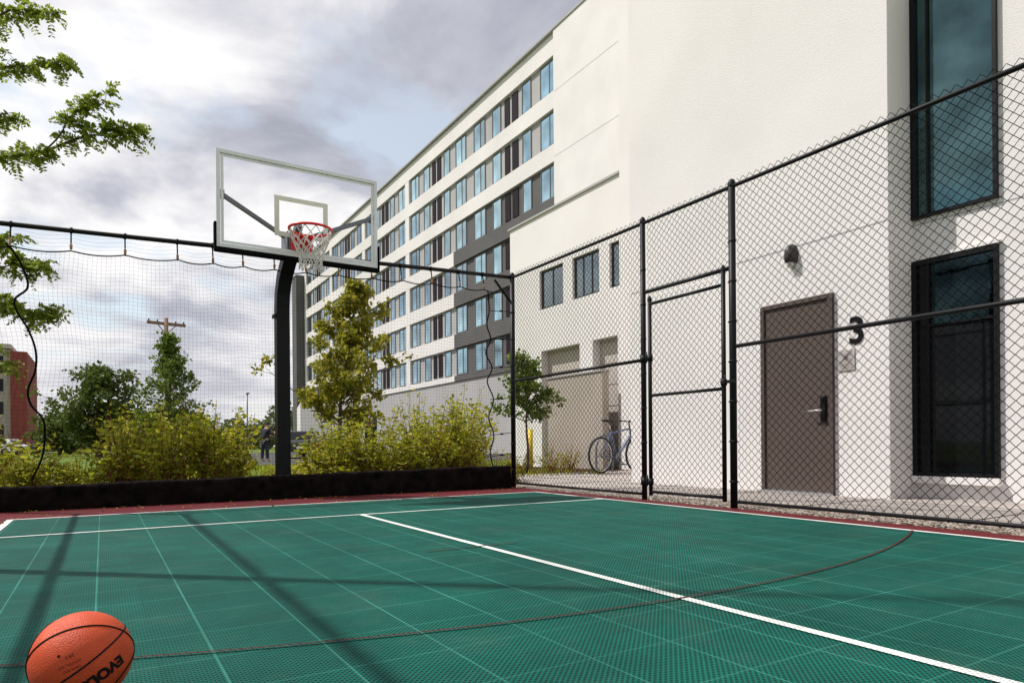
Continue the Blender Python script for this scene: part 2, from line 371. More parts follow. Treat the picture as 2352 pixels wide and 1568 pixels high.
base=np.array([(1,0,0),(0,1,0),(-1,0,0),(0,-1,0),(0,0,.7),(0,0,-.7)])
V=(base[None]*sz[:,None,None]*rng.uniform(.7,1.3,(n,6,1))+np.stack([px,py,sz*.4-.008],1)[:,None,:]).reshape(-1,3)
fb=np.array([(0,1,4),(1,2,4),(2,3,4),(3,0,4),(1,0,5),(2,1,5),(3,2,5),(0,3,5)])
F=(fb[None]+(np.arange(n)*6)[:,None,None]).reshape(-1,3)
mk('gravel',(V,F),'stone',kind='stuff')

# court (setting)
b=B(); b.box(-1.1,-4,-.03,5.08,8.2,0.0); mk('court_border',b,'maroon',kind='structure')
sheet('court_surface',-.68,-4,4.74,7.09,.004,'green')
def line(name,x0,y0,x1,y1,m='lwhite',z=.008): sheet(name,x0,y0,x1,y1,z,m)
line('court_line',-.70,7.065,4.76,7.11)
line('court_line',-.70,-4,-.65,7.065)
line('court_line',4.71,-4,4.76,7.065)
line('court_line',-.65,5.695,4.71,5.735)
line('court_line',1.93,-3,1.975,5.695)
line('court_line',1.58,3.49,2.2,3.504,'lmaroon',.0105)
b=B(); cxx,cyy,R=2.15,8.17,6.3
vs=[]; K=90
for i in range(K+1):
    a=math.radians(-90-26.7+50.8*i/K)
    for r in (R-.006,R+.006): vs.append((cxx+r*math.cos(a),cyy+r*math.sin(a),.0105))
b.add(vs,[(2*i,2*i+1,2*i+3,2*i+2) for i in range(K)])
mk('court_arc_line',b,'lmaroon',kind='structure')

# ---------------------------------------------------------------- chain-link fence
def chain(b,y0,y1,z0,z1,X,w=.038,r=.0025):
    nw=int(round((y1-y0)/w)); ns=int(round((z1-z0)/w)); 
    for k in range(nw):
        pts=[]
        for j in range(ns+1):
            side=(j+k)%2
            y=y0+(k+side)*w; x=X+(.0035 if side else -.0035)
            pts.append((x+.004*math.sin(y*5+j*.21),y,z0+j*w))
        vs=[]
        for p in pts:
            vs+= [(p[0]+r*1.1,p[1],p[2]),(p[0]-r*.6,p[1]+1.35*r,p[2]),(p[0]-r*.6,p[1]-1.35*r,p[2])]
        fs=[(i*3+a,i*3+(a+1)%3,i*3+3+(a+1)%3,i*3+3+a) for i in range(len(pts)-1) for a in range(3)]
        b.add(vs,fs,0,True)
FX=5.1
fence=root('chain_link_fence',(FX,4.2,0),'tall black chain-link court fence with steel posts and rails','fence')
def post(y,r,top=3.08,x=FX,par=fence):
    b=B(); b.tube([(x,y,-.05),(x,y,top)],r,14); b.lathe((x,y,top),[(r*1.12,-.03),(r*1.15,.0),(r*.8,.03),(0.001,.045)],14)
    for z in np.arange(.25,2.9,.38):
        b.lathe((x,y,z),[(r,-.010),(r*1.07,-.008),(r*1.07,.008),(r,.010)],14)
        b.bar((x,y-r*1.55,z),(x,y+r*1.55,z),.008,.014)
    return mk('post',b,'black',par)
for y,r in ((8.2,.036),(5.46,.030),(4.24,.034),(1.35,.030),(-1.5,.030)): post(y,r)
def rail(y0,y1,z0,z1=None,r=.019,x=FX,par=fence,name='rail'):
    b=B(); b.tube([(x,y0,z0),(x,y1,z0 if z1 is None else z1)],r,10)
    return mk(name,b,'black',par)
rail(-1.5,8.2,3.05,name='top_rail')
rail(5.5,8.16,1.54); rail(-1.5,4.2,1.53)
rail(4.28,5.42,2.28); rail(5.5,8.16,.06,r=.016); rail(-1.5,4.2,.06,r=.016)
b=B(); chain(b,5.50,8.16,.045,3.13,FX+.026); mk('chain_link_mesh',b,'wire',fence)
b=B(); chain(b,.9,4.20,.045,3.13,FX+.026); mk('chain_link_mesh',b,'wire',fence)
b=B(); chain(b,4.28,5.42,2.24,3.13,FX+.026); mk('chain_link_mesh',b,'wire',fence)
gate=mk('gate',B().tube([(FX,5.36,.05),(FX,5.36,2.2)],.022,12).lathe((FX,5.36,2.2),[(.025,-.03),(.025,0),(.01,.03),(.001,.032)],12),'black',fence,label='black chain-link gate leaf with a centre rail')
b=B(); b.tube([(FX,4.35,.05),(FX,4.35,2.30)],.022,12); b.lathe((FX,4.35,2.3),[(.025,-.03),(.025,0),(.01,.03),(.001,.032)],12)
for z in (.09,1.14,2.14): b.tube([(FX,4.35,z),(FX,5.36,z)],.017,10)
mk('frame',b,'black',gate)
b=B(); chain(b,4.37,5.35,.06,2.22,FX+.025); mk('chain_link_mesh',b,'wire',gate)
for z in (.2,1.55):
    b=B(); b.lathe((FX,5.46,z),[(.031,-.04),(.040,-.04),(.040,.04),(.031,.04)],14); b.lathe((FX,5.36,z),[(.022,-.035),(.031,-.035),(.031,.035),(.022,.035)],14); b.bar((FX,5.42,z),(FX,5.39,z),.03,.05); b.tube([(FX-.01,5.405,z-.05),(FX-.01,5.405,z+.07)],.010,8)
    mk('hinge',b,'black',gate)
b=B(); b.lathe((FX,4.35,1.2),[(.022,-.03),(.031,-.03),(.031,.03),(.022,.03)],12); b.bar((FX-.03,4.36,1.2),(FX-.03,4.18,1.2),.02,.03); b.tube([(FX-.04,4.30,1.16),(FX-.04,4.30,1.27)],.008,6)
mk('latch',b,'black',gate)

# ---------------------------------------------------------------- side fence (throws the shadows on the court)
LX=-1.06
lf=root('side_net_fence',(LX,3,0),'black side fence of steel posts and rails beside the court','fence')
for y in (8.2,4.75,1.4,-1.8): post(y,.036,3.06,LX,lf)
rail(-1.8,8.2,3.03,r=.026,x=LX,par=lf,name='top_rail'); rail(-1.8,8.2,1.52,r=.024,x=LX,par=lf)
lp=root('light_pole',(-1.42,5.05,0),'tall slim dark light pole standing outside the court fence','light pole')
b=B(); b.tube([(-1.42,5.05,-.05),(-1.42,5.05,3.5),(-1.42,5.05,9.0)],[.06,.05,.03],12); b.lathe((-1.42,5.05,0),[(.16,-.05),(.16,.03),(.08,.06),(.075,.3)],16); mk('pole',b,'black',lp)
b=B(); b.box(-1.57,4.6,9.0,-1.27,5.2,9.09); mk('lamp_head',b,'black',lp,bevel=.02)

# ---------------------------------------------------------------- back net
net=root('court_net',(2,8.15,0),'black protective court netting hung by hooks from a steel bar','sports net')
def barz(x): return 2.84+(x+.86)/5.96*.21
b=B(); b.tube([(-1.1,8.2,barz(-1.1)),(5.08,8.2,barz(5.08))],.027,12); mk('top_bar',b,'black',net)
b=B(); b.tube([(5.06,8.2,2.70),(4.80,8.2,2.98)],.018,8); mk('brace',b,'black',net)
hooks=[-1.02,-.76,-.26,.22,.72,1.08,1.40,1.75,2.12,2.52,2.95,3.36,3.80,4.22,4.60,4.98]
def ropez(x):
    base=barz(x)-.22
    for a,c in zip(hooks[:-1],hooks[1:]):
        if a<=x<=c: 
            t=(x-a)/(c-a); return base-.03*4*t*(1-t)
    return base
NY=8.13
def ny(x,z): return NY+.03*math.sin(x*2.1+z*1.3)+.02*math.sin(z*3.1+x)
def nx(x,z):
    e=0
    if x<.1: e=.05*math.sin(z*5.0)*(.1-x)
    if x>4.3: e=.06*math.sin(z*4.1)*(x-4.3)
    return x+e+.012*math.sin(z*2.3+x*4)
b=B(); cell=.040
xs=np.arange(-1.03,5.03,cell)
for x in xs:
    zt=ropez(x); pts=[]
    for j in range(19):
        z=.22+(zt-.22)*j/18; pts.append((nx(x,z),ny(x,z),z))
    b.tube(pts,.00078,3,caps=False)
for k in range(int(2.6/cell)):
    z0=.24+k*cell; pts=[]
    for x in np.arange(-1.03,5.03,.1):
        zt=ropez(x); z=.22+(zt-.22)*((z0-.22)/(2.62-.22))+.01*math.sin(x*3+z0*2)
        pts.append((nx(x,z),ny(x,z),z))
    b.tube(pts,.00078,3,caps=False)
mk('netting',b,'cord',net)
b=B(); b.tube([(x,ny(x,ropez(x)),ropez(x)) for x in np.arange(-1.03,5.0,.04)],.007,6)
pts=[(-.79,2.62),(-.70,2.5),(-.64,2.35),(-.62,2.2),(-.72,2.08),(-.70,1.95),(-.62,1.8),(-.56,1.6),(-.56,1.4),(-.62,1.2),(-.60,1.05),(-.50,.9),(-.49,.7),(-.52,.5),(-.60,.3)]
def smooth(pp,m=6):
    o=[]
    for i in range(len(pp)-1):
        p0=pp[max(i-1,0)];p1=pp[i];p2=pp[i+1];p3=pp[min(i+2,len(pp)-1)]
        for k in range(m):
            t=k/m; o.append(tuple(.5*((2*b_)+(-a_+c_)*t+(2*a_-5*b_+4*c_-d_)*t*t+(-a_+3*b_-3*c_+d_)*t**3) for a_,b_,c_,d_ in zip(p0,p1,p2,p3)))
    o.append(tuple(pp[-1])); return o
b.tube([(x,NY-.05,z) for x,z in smooth(pts)],.011,6)
pts=[(4.62,2.78),(4.64,2.5),(4.60,2.3),(4.66,2.1),(4.58,1.9),(4.68,1.7),(4.60,1.5),(4.70,1.25),(4.62,1.0),(4.70,.75),(4.64,.5),(4.70,.28)]
b.tube([(x,NY-.05,z) for x,z in smooth(pts)],.009,6)
mk('edge_rope',b,'cord',net)
for z in (2.5,2.1,1.7,1.25,.75,.45):
    b=B(); b.tube([(4.64,NY-.05,z),(5.07,8.16,z+.04)],.005,5); b.lathe((4.85,NY-.02,z+.02),[(.001,-.03),(.012,-.02),(.012,.02),(.001,.03)],8,'x'); mk('tie',b,'cord',net)
for x in hooks[1:-1]:
    b=B(); zt=barz(x); zr=ropez(x)
    b.lathe((x,8.2,zt),[(.027,-.012),(.033,-.012),(.033,.012),(.027,.012)],12,'x')
    b.tube([(x,8.19,zt-.03),(x,8.16,zr+.08)],.008,6)
    b.lathe((x,8.155,zr+.04),[(.001,-.035),(.012,-.025),(.014,.02),(.001,.04)],8,mi=1)
    mk('hook',b,['black','clip'],net)
b=B(); vs=[]; nseg=190; prof=[(-.10,0.0),(-.11,.05),(-.105,.13),(-.10,.21),(-.095,.262),(-.07,.275),(0,.278),(.07,.27),(.09,.2),(.09,0)]
for i in range(nseg+1):
    x=-1.25+(4.95+1.25)*i/nseg; hs=.84+.32*(i/nseg)+.012*math.sin(i*.16)
    for (py_,pz) in prof:
        vs.append((x,8.13+py_*(1+.06*math.sin(i*.9+pz*9)+rng.normal(0,.04)),max(pz,0)*hs+(rng.normal(0,.0035) if pz>0 else 0)))
m_=len(prof)
b.add(vs,[(i*m_+j,(i+1)*m_+j,(i+1)*m_+j+1,i*m_+j+1) for i in range(nseg) for j in range(m_-1)]+[tuple(range(m_))[::-1],tuple(nseg*m_+j for j in range(m_))],0,True)
mk('net_skirt',b,'cloth',net,label='straight dark timber edge wrapped in black netting cloth')

# ---------------------------------------------------------------- hoop
hoop=root('basketball_hoop',(1.9,8.45,0),'black-posted basketball hoop with clear backboard and red rim','basketball hoop')
P=[(1.9,8.46,-.05),(1.9,8.46,2.30),(1.9,8.43,2.5),(1.91,8.36,2.68),(1.93,8.22,2.86),(1.95,8.08,2.97)]
b=B(); vs=[];hw=.078
for i,p in enumerate(P):
    p=Vector(p); t=(Vector(P[min(i+1,len(P)-1)])-Vector(P[max(i-1,0)])).normalized(); a=Vector((1,0,0)); c=a.cross(t).normalized()
    for s1,s2 in ((-1,-1),(1,-1),(1,1),(-1,1)): vs.append(p+a*hw*s1+c*hw*s2)
b.add(vs,[(i*4+j,i*4+(j+1)%4,i*4+4+(j+1)%4,i*4+4+j) for i in range(len(P)-1) for j in range(4)]+[(3,2,1,0),tuple(len(P)*4-4+j for j in range(4))])
b.box(1.80,8.36,2.2,1.82,8.56,2.24); b.lathe((1.81,8.42,2.22),[(.012,-.03),(.012,.03)],8,'x')
b.box(1.72,8.28,-.05,2.08,8.64,.02)
mk('pole',b,'black',hoop,bevel=.01)
b=B(); b.box(1.86,7.88,2.9,2.06,8.16,3.08); b.bar((1.96,8.1,3.0),(1.97,7.88,3.2),.08,.1); b.box(1.84,7.90,2.86,1.86,8.2,3.12); b.box(2.07,7.90,2.86,2.09,8.2,3.12)
mk('extension_arm',b,'steel',hoop,bevel=.006)
for e_ in ((1.13,7.87,3.40),(2.85,7.87,3.42)):
    b=B(); b.bar(e_,(1.96+(.06 if e_[0]>2 else -.06),8.10,3.08),.035,.045); b.box(e_[0]-.03,7.84,e_[2]-.05,e_[0]+.03,7.90,e_[2]+.04)
    mk('brace',b,'steel',hoop)
bx0,bx1,bz0,bz1,by=1.07,2.90,2.80,3.87,7.82
bb=mk('backboard',B().box(bx0+.03,by-.005,bz0+.03,bx1-.03,by+.006,bz1-.03),'clear',hoop,label='clear rectangular backboard with pale frame and white target box')
b=B(); t=.042
for a in ((bx0,bz0,bx1,bz0+t),(bx0,bz1-t,bx1,bz1),(bx0,bz0+t,bx0+t,bz1-t),(bx1-t,bz0+t,bx1,bz1-t)): b.box(a[0],by-.02,a[1],a[2],by+.03,a[3])
mk('frame',b,'alu',bb,bevel=.003)
b=B(); t=.030; a0=bx0+.047; a1=bx1-.047; c0=bz0+.047; c1=bz1-.047
for a in ((a0,c0,a1,c0+t),(a0,c1-t,a1,c1),(a0,c0+t,a0+t,c1-t),(a1-t,c0+t,a1,c1-t)): b.add([(a[0],by-.008,a[1]),(a[2],by-.008,a[1]),(a[2],by-.008,a[3]),(a[0],by-.008,a[3])],[(0,1,2,3)],1)
t=.055; a0=1.68; a1=2.29; c0=3.02; c1=3.48
for a in ((a0,c0,a1,c0+t),(a0,c1-t,a1,c1),(a0,c0+t,a0+t,c1-t),(a1-t,c0+t,a1,c1-t)): b.add([(a[0],by-.008,a[1]),(a[2],by-.008,a[1]),(a[2],by-.008,a[3]),(a[0],by-.008,a[3])],[(0,1,2,3)],0)
mk('target_marking',b,['wfilm','alu'],bb)
b=B(); b.box(bx0-.02,by-.035,bz0-.05,bx1+.02,by+.045,bz0-.002); b.box(bx0-.025,by-.033,bz0-.046,bx0-.002,by+.043,bz0+.27); b.box(bx1+.002,by-.033,bz0-.046,bx1+.025,by+.043,bz0+.27)
mk('edge_padding',b,'cord',bb,bevel=.008)
RC=Vector((1.985,7.43,3.02)); RR=.229
rim=mk('rim',B().tube([RC+Vector((RR*math.cos(a),RR*math.sin(a),0)) for a in np.linspace(0,2*math.pi,48,endpoint=False)],.015,8,closed=True)
   .box(1.86,7.795,2.88,2.11,7.81,3.06).bar((1.90,7.80,3.0),(1.93,7.62,3.015),.03,.02).bar((2.07,7.80,3.0),(2.04,7.62,3.015),.03,.02).prism([(7.795,2.88),(7.795,3.01),(7.64,3.01)],1.91,2.06),'red',hoop,label='red steel rim with mounting plate')
b=B(); npt=12; lev=[(0,.224),(.07,.21),(.14,.185),(.21,.155),(.28,.13),(.35,.12),(.43,.128)]
for k in range(npt):
    for sgn in (1,-1):
        pts=[]
        for j,(d,r) in enumerate(lev):
            a=2*math.pi*(k+sgn*.5*j)/npt; pts.append(RC+Vector((r*math.cos(a),r*math.sin(a),-d-.01)))
        b.tube(pts,.0068,4,caps=False)
mk('hoop_net',b,'netw',rim)

# ---------------------------------------------------------------- ball
BR=.109; BC=Vector((-.045,1.91,.113))
ballr=root('basketball',(BC.x,BC.y,.004),'orange pebbled basketball with black seams on the green court','basketball')
b=B()
nu,nv=64,40
vs=[];
for i in range(nv+1):
    th=math.pi*i/nv
    for j in range(nu):
        ph=2*math.pi*j/nu; vs.append(BC+Vector((BR*math.sin(th)*math.cos(ph),BR*math.sin(th)*math.sin(ph),BR*math.cos(th))))
b.add(vs,[(i*nu+j,(i+1)*nu+j,(i+1)*nu+(j+1)%nu,i*nu+(j+1)%nu) for i in range(nv) for j in range(nu)],0,True)
mk('ball_cover',b,'ball',ballr)
f3=(Vector((0,0,.62))-BC).normalized(); f1=Vector((0,0,1)).cross(f3).normalized(); f2=f3.cross(f1)
Q=Matrix((f1,f2,f3)).transposed()
def onball(x,y,r=BR):
    d=math.hypot(x,y)
    if d<1e-6: return BC+f3*r
    return BC+((f1*x+f2*y)/d*math.sin(d)+f3*math.cos(d))*r
def circle_on(nrm,off,n=120,wob=0):
    nrm=(Q@Vector(nrm)).normalized(); a=nrm.orthogonal().normalized(); c=nrm.cross(a); out=[]
    for i in range(n):
        t=2*math.pi*i/n; v=nrm*(off+wob*math.cos(2*t)); rr=math.sqrt(max(0,1-v.length_squared)); out.append(BC+(v+(a*math.cos(t)+c*math.sin(t))*rr)*BR*.9985)
    return out
for nrm,off,wb in (((-.05,.70,-.585),0,0),((-.556,.803,.173),0,0),((.70,-.72,-.45),.62,.04),((-.80,.2,-.75),.62,.04)):
    mk('seam',B().tube(circle_on(nrm,off,wob=wb),.0026,5,closed=True),'ink',ballr)
def textmesh(txt,size,extr=0,off=0,align='CENTER'):
    c=bpy.data.curves.new('t','FONT'); c.body=txt; c.size=size; c.extrude=extr; c.offset=off; c.align_x=align; c.align_y='CENTER'
    o=bpy.data.objects.new('t',c); col.objects.link(o); bpy.context.view_layer.update()
    dg=bpy.context.evaluated_depsgraph_get(); me=bpy.data.meshes.new_from_object(o.evaluated_get(dg))
    V=[v.co.copy() for v in me.vertices]; F=[tuple(p.vertices) for p in me.polygons]
    bpy.data.objects.remove(o); return V,F
def balltext(txt,size,cx_,cy_,ang,m,off=0,align='LEFT'):
    V,F=textmesh(txt,size,0,off,align); a=math.radians(ang); vs=[]
    for v in V:
        x=v.x*math.cos(a)-v.y*math.sin(a)+cx_; y=v.x*math.sin(a)+v.y*math.cos(a)+cy_
        vs.append(onball(x,y,BR*1.012))
    mk('lettering',B().add(vs,F),m,ballr)
balltext('EVOLUTION',.33,.82,-.14,212,'ink',.018)
balltext('OFFICIAL SIZE',.07,-.02,-.02,200,'gold'); balltext('29.5',.10,-.14,.10,200,'gold'); balltext('GAME BALL',.07,-.02,-.14,200,'gold')
b=B(); b.add([onball(-.42+.03*math.cos(a),.10+.03*math.sin(a),BR*1.005) for a in np.linspace(0,6.283,14,endpoint=False)],[tuple(range(14))]); mk('valve',b,'ink',ballr)

# ---------------------------------------------------------------- near building
nb=root('stucco_building',(9,6,0),'white stucco building wing with brown service door and tall windows','building')
b=B()
b.box(7.25,3.94,-.1,20,8.06,16); b.box(10.7,7.9,-.1,20.01,12.25,15.9)
b.box(7.75,-5,-.1,20.02,4.1,15.8)
b.box(11.3,12.1,-.1,21,17.78,7.33)
for (z0,z1,ys) in ((-.1,3.34,((12.12,12.7),(13.7,14.26),(16.1,17.8))),(3.34,4.56,((12.12,17.8),)),(4.56,5.70,((12.12,12.62),(13.0,13.41),(14.56,14.99),(16.16,17.8))),(5.70,7.34,((12.12,17.8),))):
    for y0,y1 in ys: b.box(11.0,y0,z0,11.31,y1,z1)
mk('wall',b,'stucco',nb)
b=B(); b.box(10.95,12.28,7.34,21.1,17.86,7.40); mk('parapet_cap',b,'greypanel',nb)
for bx in ((7.247,3.95,3.01,7.26,8.05,3.024),(7.747,-5,3.02,7.76,3.93,3.034),(7.747,-5,5.66,7.76,3.93,5.672)):
    mk('wall_joint',B().box(*bx),'greypanel',nb)
dr=mk('door',B().box(7.225,4.62,.03,7.30,5.50,2.30),'doorb',nb,label='brown steel service door with black keypad lock',bevel=.003)
b=B(); b.box(7.20,5.50,0,7.3,5.55,2.35); b.box(7.20,4.57,0,7.3,4.62,2.35); b.box(7.20,4.62,2.30,7.3,5.50,2.35); mk('frame',b,'doorb',dr)
b=B(); b.box(7.19,4.655,.86,7.224,4.72,1.16); b.tube([(7.19,4.69,1.12),(7.17,4.69,1.12)],.02,10); mk('keypad_lock',b,'blackm',dr,bevel=.006)
b=B(); b.tube([(7.19,4.69,.99),(7.15,4.69,.99),(7.14,4.72,.99),(7.14,4.86,.985)],.010,8); b.lathe((7.186,4.69,.99),[(.03,0),(.03,.006)],14,'x'); mk('handle',b,'silver',dr)
b=B(); b.box(7.12,4.57,-.004,7.3,5.55,.02); mk('threshold',b,'silver',dr)
for z in (.3,1.15,2.05):
    b=B(); b.tube([(7.215,5.5,z-.06),(7.215,5.5,z+.06)],.01,8); mk('hinge',b,'doorb',dr)
V,F=textmesh('3',.42,.004,.009)
b=B(); b.add([(7.242-v.z,4.30-v.x*.95,1.86+v.y) for v in V],F); mk('door_number',b,'blackm',nb,label='black numeral 3')
sg=root('wall_sign',(7.24,4.42,1.43),'small grey notice with a crossed-out pictogram on stucco wall','sign')
b=B(); b.box(7.236,4.32,1.43,7.249,4.52,1.67); mk('plate',b,'signg',sg,bevel=.003)
b=B(); X=7.234
b.bar((X,4.35,1.53),(X,4.49,1.64),.003,.008); b.bar((X,4.49,1.53),(X,4.35,1.64),.003,.008)
b.tube([(X,4.42+.022*math.cos(a),1.60+.022*math.sin(a)) for a in np.linspace(0,6.283,12,endpoint=False)],.003,4,closed=True)
b.bar((X,4.42,1.58),(X,4.42,1.54),.003,.01); b.bar((X,4.39,1.565),(X,4.45,1.565),.003,.006)
mk('pictogram',b,'signd',sg)
for txt,z,s_ in (('EMERGENCY',1.505,.026),('EXIT ONLY',1.48,.026),('NO ENTRY',1.455,.022)):
    V,F=textmesh(txt,s_); b=B(); b.add([(7.2345,4.42-v.x,z+v.y) for v in V],F); mk('lettering',b,'signd',sg)
wl=root('wall_lamp',(7.24,5.11,2.75),'dark bell-shaped wall lamp on white stucco wall','wall lamp')
b=B(); prof=[(.001,.150),(.03,.146),(.056,.125),(.074,.08),(.082,.02),(.082,-.02),(.076,-.06),(.060,-.085)]
vs=[]; nn=16
for r,h in prof:
    for j in range(nn+1):
        a=-math.pi/2+math.pi*j/nn; vs.append((7.249-r*1.5*math.cos(a),5.11+r*math.sin(a),2.90+h))
b.add(vs,[(i*(nn+1)+j,i*(nn+1)+j+1,(i+1)*(nn+1)+j+1,(i+1)*(nn+1)+j) for i in range(len(prof)-1) for j in range(nn)],0,True)
mk('lamp_housing',b,'sconce',wl)
b=B(); b.lathe((7.20,5.11,2.815),[(.001,-.06),(.025,-.05),(.042,-.02),(.046,.02)],14); mk('lamp_lens',b,'lens',wl)
def tallwin(z0,z1,low):
    X=7.75; y0,y1=3.10,3.935; q=.035
    wn=mk('window',B().box(X-.05,y0,z0,X+.02,y0+q,z1).box(X-.05,y1-.05,z0,X+.02,y1,z1).box(X-.05,y0+q,z0,X+.02,y1-.05,z0+q).box(X-.05,y0+q,z1-.05,X+.02,y1-.05,z1),'blackm',nb,label=('tall dark ground-floor window with black frame' if low else 'tall teal reflective window with black frame'))
    b=B(); 
    b.box(X-.042,y1-.18,z0+q,X+.01,y1-.16,z1-.05)
    if low: b.box(X-.042,y0+q,1.87,X+.01,y1-.18,1.895)
    mk('mullion',b,'blackm',wn)
    b=B(); 
    if low:
        b.box(X-.012,y0+q,1.895,X,y1-.18,z1-.05,0); b.box(X-.012,y0+q,z0+q,X,y1-.18,1.87,1); b.box(X-.012,y1-.16,z0+q,X,y1-.05,z1-.05,1)
    else:
        b.box(X-.012,y0+q,z0+q,X,y1-.18,z1-.05,0); b.box(X-.012,y1-.16,z0+q,X,y1-.05,z1-.05,0)
    mk('glass',b,['gteal2' if low else 'gteal','gdark'],wn)
tallwin(3.08,5.60,False); tallwin(.24,2.61,True)
mk('sill',B().box(7.66,3.08,.16,7.76,3.93,.235),'stucco',nb); mk('drip_ledge',B().box(7.70,3.08,2.62,7.76,3.93,2.65),'stucco',nb)
def smallwin(y0,y1,z0,z1,nm=2):
    X=11.10; f=.05
    wn=mk('window',B().box(X-.03,y0,z0,X+.05,y0+f,z1).box(X-.03,y1-f,z0,X+.05,y1,z1).box(X-.03,y0+f,z0,X+.05,y1-f,z0+f).box(X-.03,y0+f,z1-f,X+.05,y1-f,z1),'sconce',nb)
    b=B(); b.box(X-.012,y0+f,z0+f,X,y1-f,z1-f); mk('glass',b,'gwin2',wn)
    if nm>1:
        b=B()
        for fr_ in ((.5,) if nm==2 else (.33,.66)):
            yc=y0+(y1-y0)*fr_; b.box(X-.028,yc-.02,z0+f,X-.013,yc+.02,z1-f)
        mk('mullion',b,'sconce',wn)
smallwin(15.0,16.15,4.57,5.69,2); smallwin(13.42,14.55,4.57,5.69,3); smallwin(12.63,12.99,4.57,5.69,1)
for y0,y1 in ((14.27,16.09),(12.71,13.69)):
    b=B(); b.box(11.24,y0,0,11.28,y1,3.33,1)
    for z in np.arange(.5,3.3,.55): b.box(11.23,y0,z,11.24,y1,z+.02,0)
    mk('bay_door',b,['tan','beige'],nb)
lw=root('low_wall',(10.5,14,0),'tan rendered low screen wall beside the white building','wall')
b=B(); b.box(10.45,12.65,-.05,10.65,15.0,2.40); mk('wall_body',b,'tan',lw); b=B(); b.box(10.42,12.62,2.40,10.68,15.03,2.44); mk('coping',b,'greypanel',lw)

# ---------------------------------------------------------------- long hotel
ht=root('hotel_building',(22,55,0),'long seven-storey white and grey hotel with ribbon windows','building')
b=B(); b.box(22.5,24.4,-.1,42,86.3,24.2); mk('wall',b,'stucco2',ht)
b=B(); b.box(22.06,20,0,22.49,30.85,24.26); mk('blank_wall',b,'stucco',ht)
b=B(); b.box(22.0,20,24.27,42.2,86.4,24.40); mk('roof_coping',b,'greypanel',ht)
for z in (20.7,11.5,17.0): mk('wall_joint',B().box(22.056,20,z,22.07,30.8,z+.03),'greypanel',ht)
zt=[22.9-3.05*k for k in range(6)]; WH=1.9
DY=43.9
white=B(); dark=B(); pan=B(); pdark=B()
X0,X1=22.2,22.49
white.box(X0,30.9,zt[0]+.08,X1,86.3,24.24)
for k in range(6):
    zb=zt[k]-WH-.06; zn=(zt[k+1]+.08) if k<5 else 5.3
    isd=k>=2
    if k>=2: dark.box(X0,30.9,zn,X1,DY,zb); white.box(X0,DY,zn,X1,86.3,zb)
    else: white.box(X0,30.9,zn,X1,86.3,zb)
    if isd: pdark.box(22.38,30.9,zb,X1,DY,zt[k]+.08); pan.box(22.38,DY,zb,X1,86.3,zt[k]+.08)
    else: pan.box(22.38,30.9,zb,X1,86.3,zt[k]+.08)
    for y in (52.2,63.3,74.4,85.5): white.box(X0+.01,y,zb-.02,22.37,y+.8,zt[k]+.1)
mk('spandrel_band',white,'stucco2',ht); mk('dark_spandrel_band',dark,'darkpanel',ht)
mk('grey_panel',pan,'greypanel',ht); mk('dark_panel',pdark,'darkpanel',ht)
b=B(); b.box(22.3,30.9,0,22.495,86.3,5.28); mk('ground_floor_wall',b,'greypanel',ht)
for y in np.arange(60.5,84,5.5): mk('ground_floor_window',B().box(22.27,y,0,22.3,y+3.4,3.2,0).box(22.25,y+1.6,0,22.27,y+1.75,3.2,1),['gdark','sconce'],ht)
b=B(); b.box(21.2,86.45,0,24,88.6,22.3); b.box(21.15,86.42,22.3,24,88.65,22.5); mk('end_pier',b,'darkpanel',ht)
mod=[('W',0,1.6),('N',2.6,3.6),('D',4.1,4.8),('D',5.1,5.7),('N',6.2,7.3),('W',8.3,9.9)]
def winb(b,y0,y1,z1,typ,x=22.34):
    z0=z1-WH
    if typ=='D': b.box(x-.01,y0,z0+.1,22.375,y1,z1-.05,2); return
    f=.06
    b.box(x-.02,y0,z0,22.375,y0+f,z1,0); b.box(x-.02,y1-f,z0,22.375,y1,z1,0); b.box(x-.02,y0+f,z0,22.375,y1-f,z0+f,0); b.box(x-.02,y0+f,z1-f,22.375,y1-f,z1,0)
    b.box(x+.01,y0+f,z0+f,22.37,y1-f,z1-f,1)
    if typ=='W': b.box(x-.015,y0+.62,z0+f,x+.009,y0+.67,z1-f,0)
wl_=[]
for m_i in range(5):
    for typ,a,c in mod:
        for k in range(6): wl_.append((31.0+11.1*m_i+a,31.0+11.1*m_i+c,zt[k],typ,k))
wl_.sort(key=lambda t:t[0])
cache={}
rest=B()
for i,(y0,y1,z,typ,k) in enumerate(wl_):
    if i<96:
        key=(typ,round(y1-y0,2))
        if key not in cache:
            b=B(); winb(b,0,y1-y0,0,typ); cache[key]=mk('window',b,['wframe','gwin','hole'],ht); o=cache[key]
        else:
            o=cache[key].copy(); col.objects.link(o); o.parent=ht
        o.location=Vector((0,y0,z))-origin[ht.name]
    else: winb(rest,y0,y1,z,typ)
o=mk('far_windows',rest,['wframe','gwin','hole'],ht); o['kind']='stuff'

# ---------------------------------------------------------------- brick hotel far away
bh=root('brick_hotel',(-15,100,0),'distant five-storey beige hotel with red brick corner','building')
b=B(); b.box(-32,98,-.1,-9.2,112,12.4); mk('wall',b,'tan',bh)
b=B(); b.box(-9.2,97.6,-.1,-7.6,112,12.1); mk('brick_pier',b,'brickred',bh)
b=B(); b.box(-32.2,97.5,12.4,-9.1,112,12.9); mk('cornice',b,'beige',bh)
for k in range(4):
    for xx in np.arange(-21.7,-10.2,2.6):
        b=B(); b.box(xx,97.93,1.9+k*2.7,xx+1.4,98.0,3.4+k*2.7,0); b.box(xx-.08,97.9,1.8+k*2.7,xx+1.48,97.93,1.9+k*2.7,1); mk('window',b,['gdark','beige'],bh)

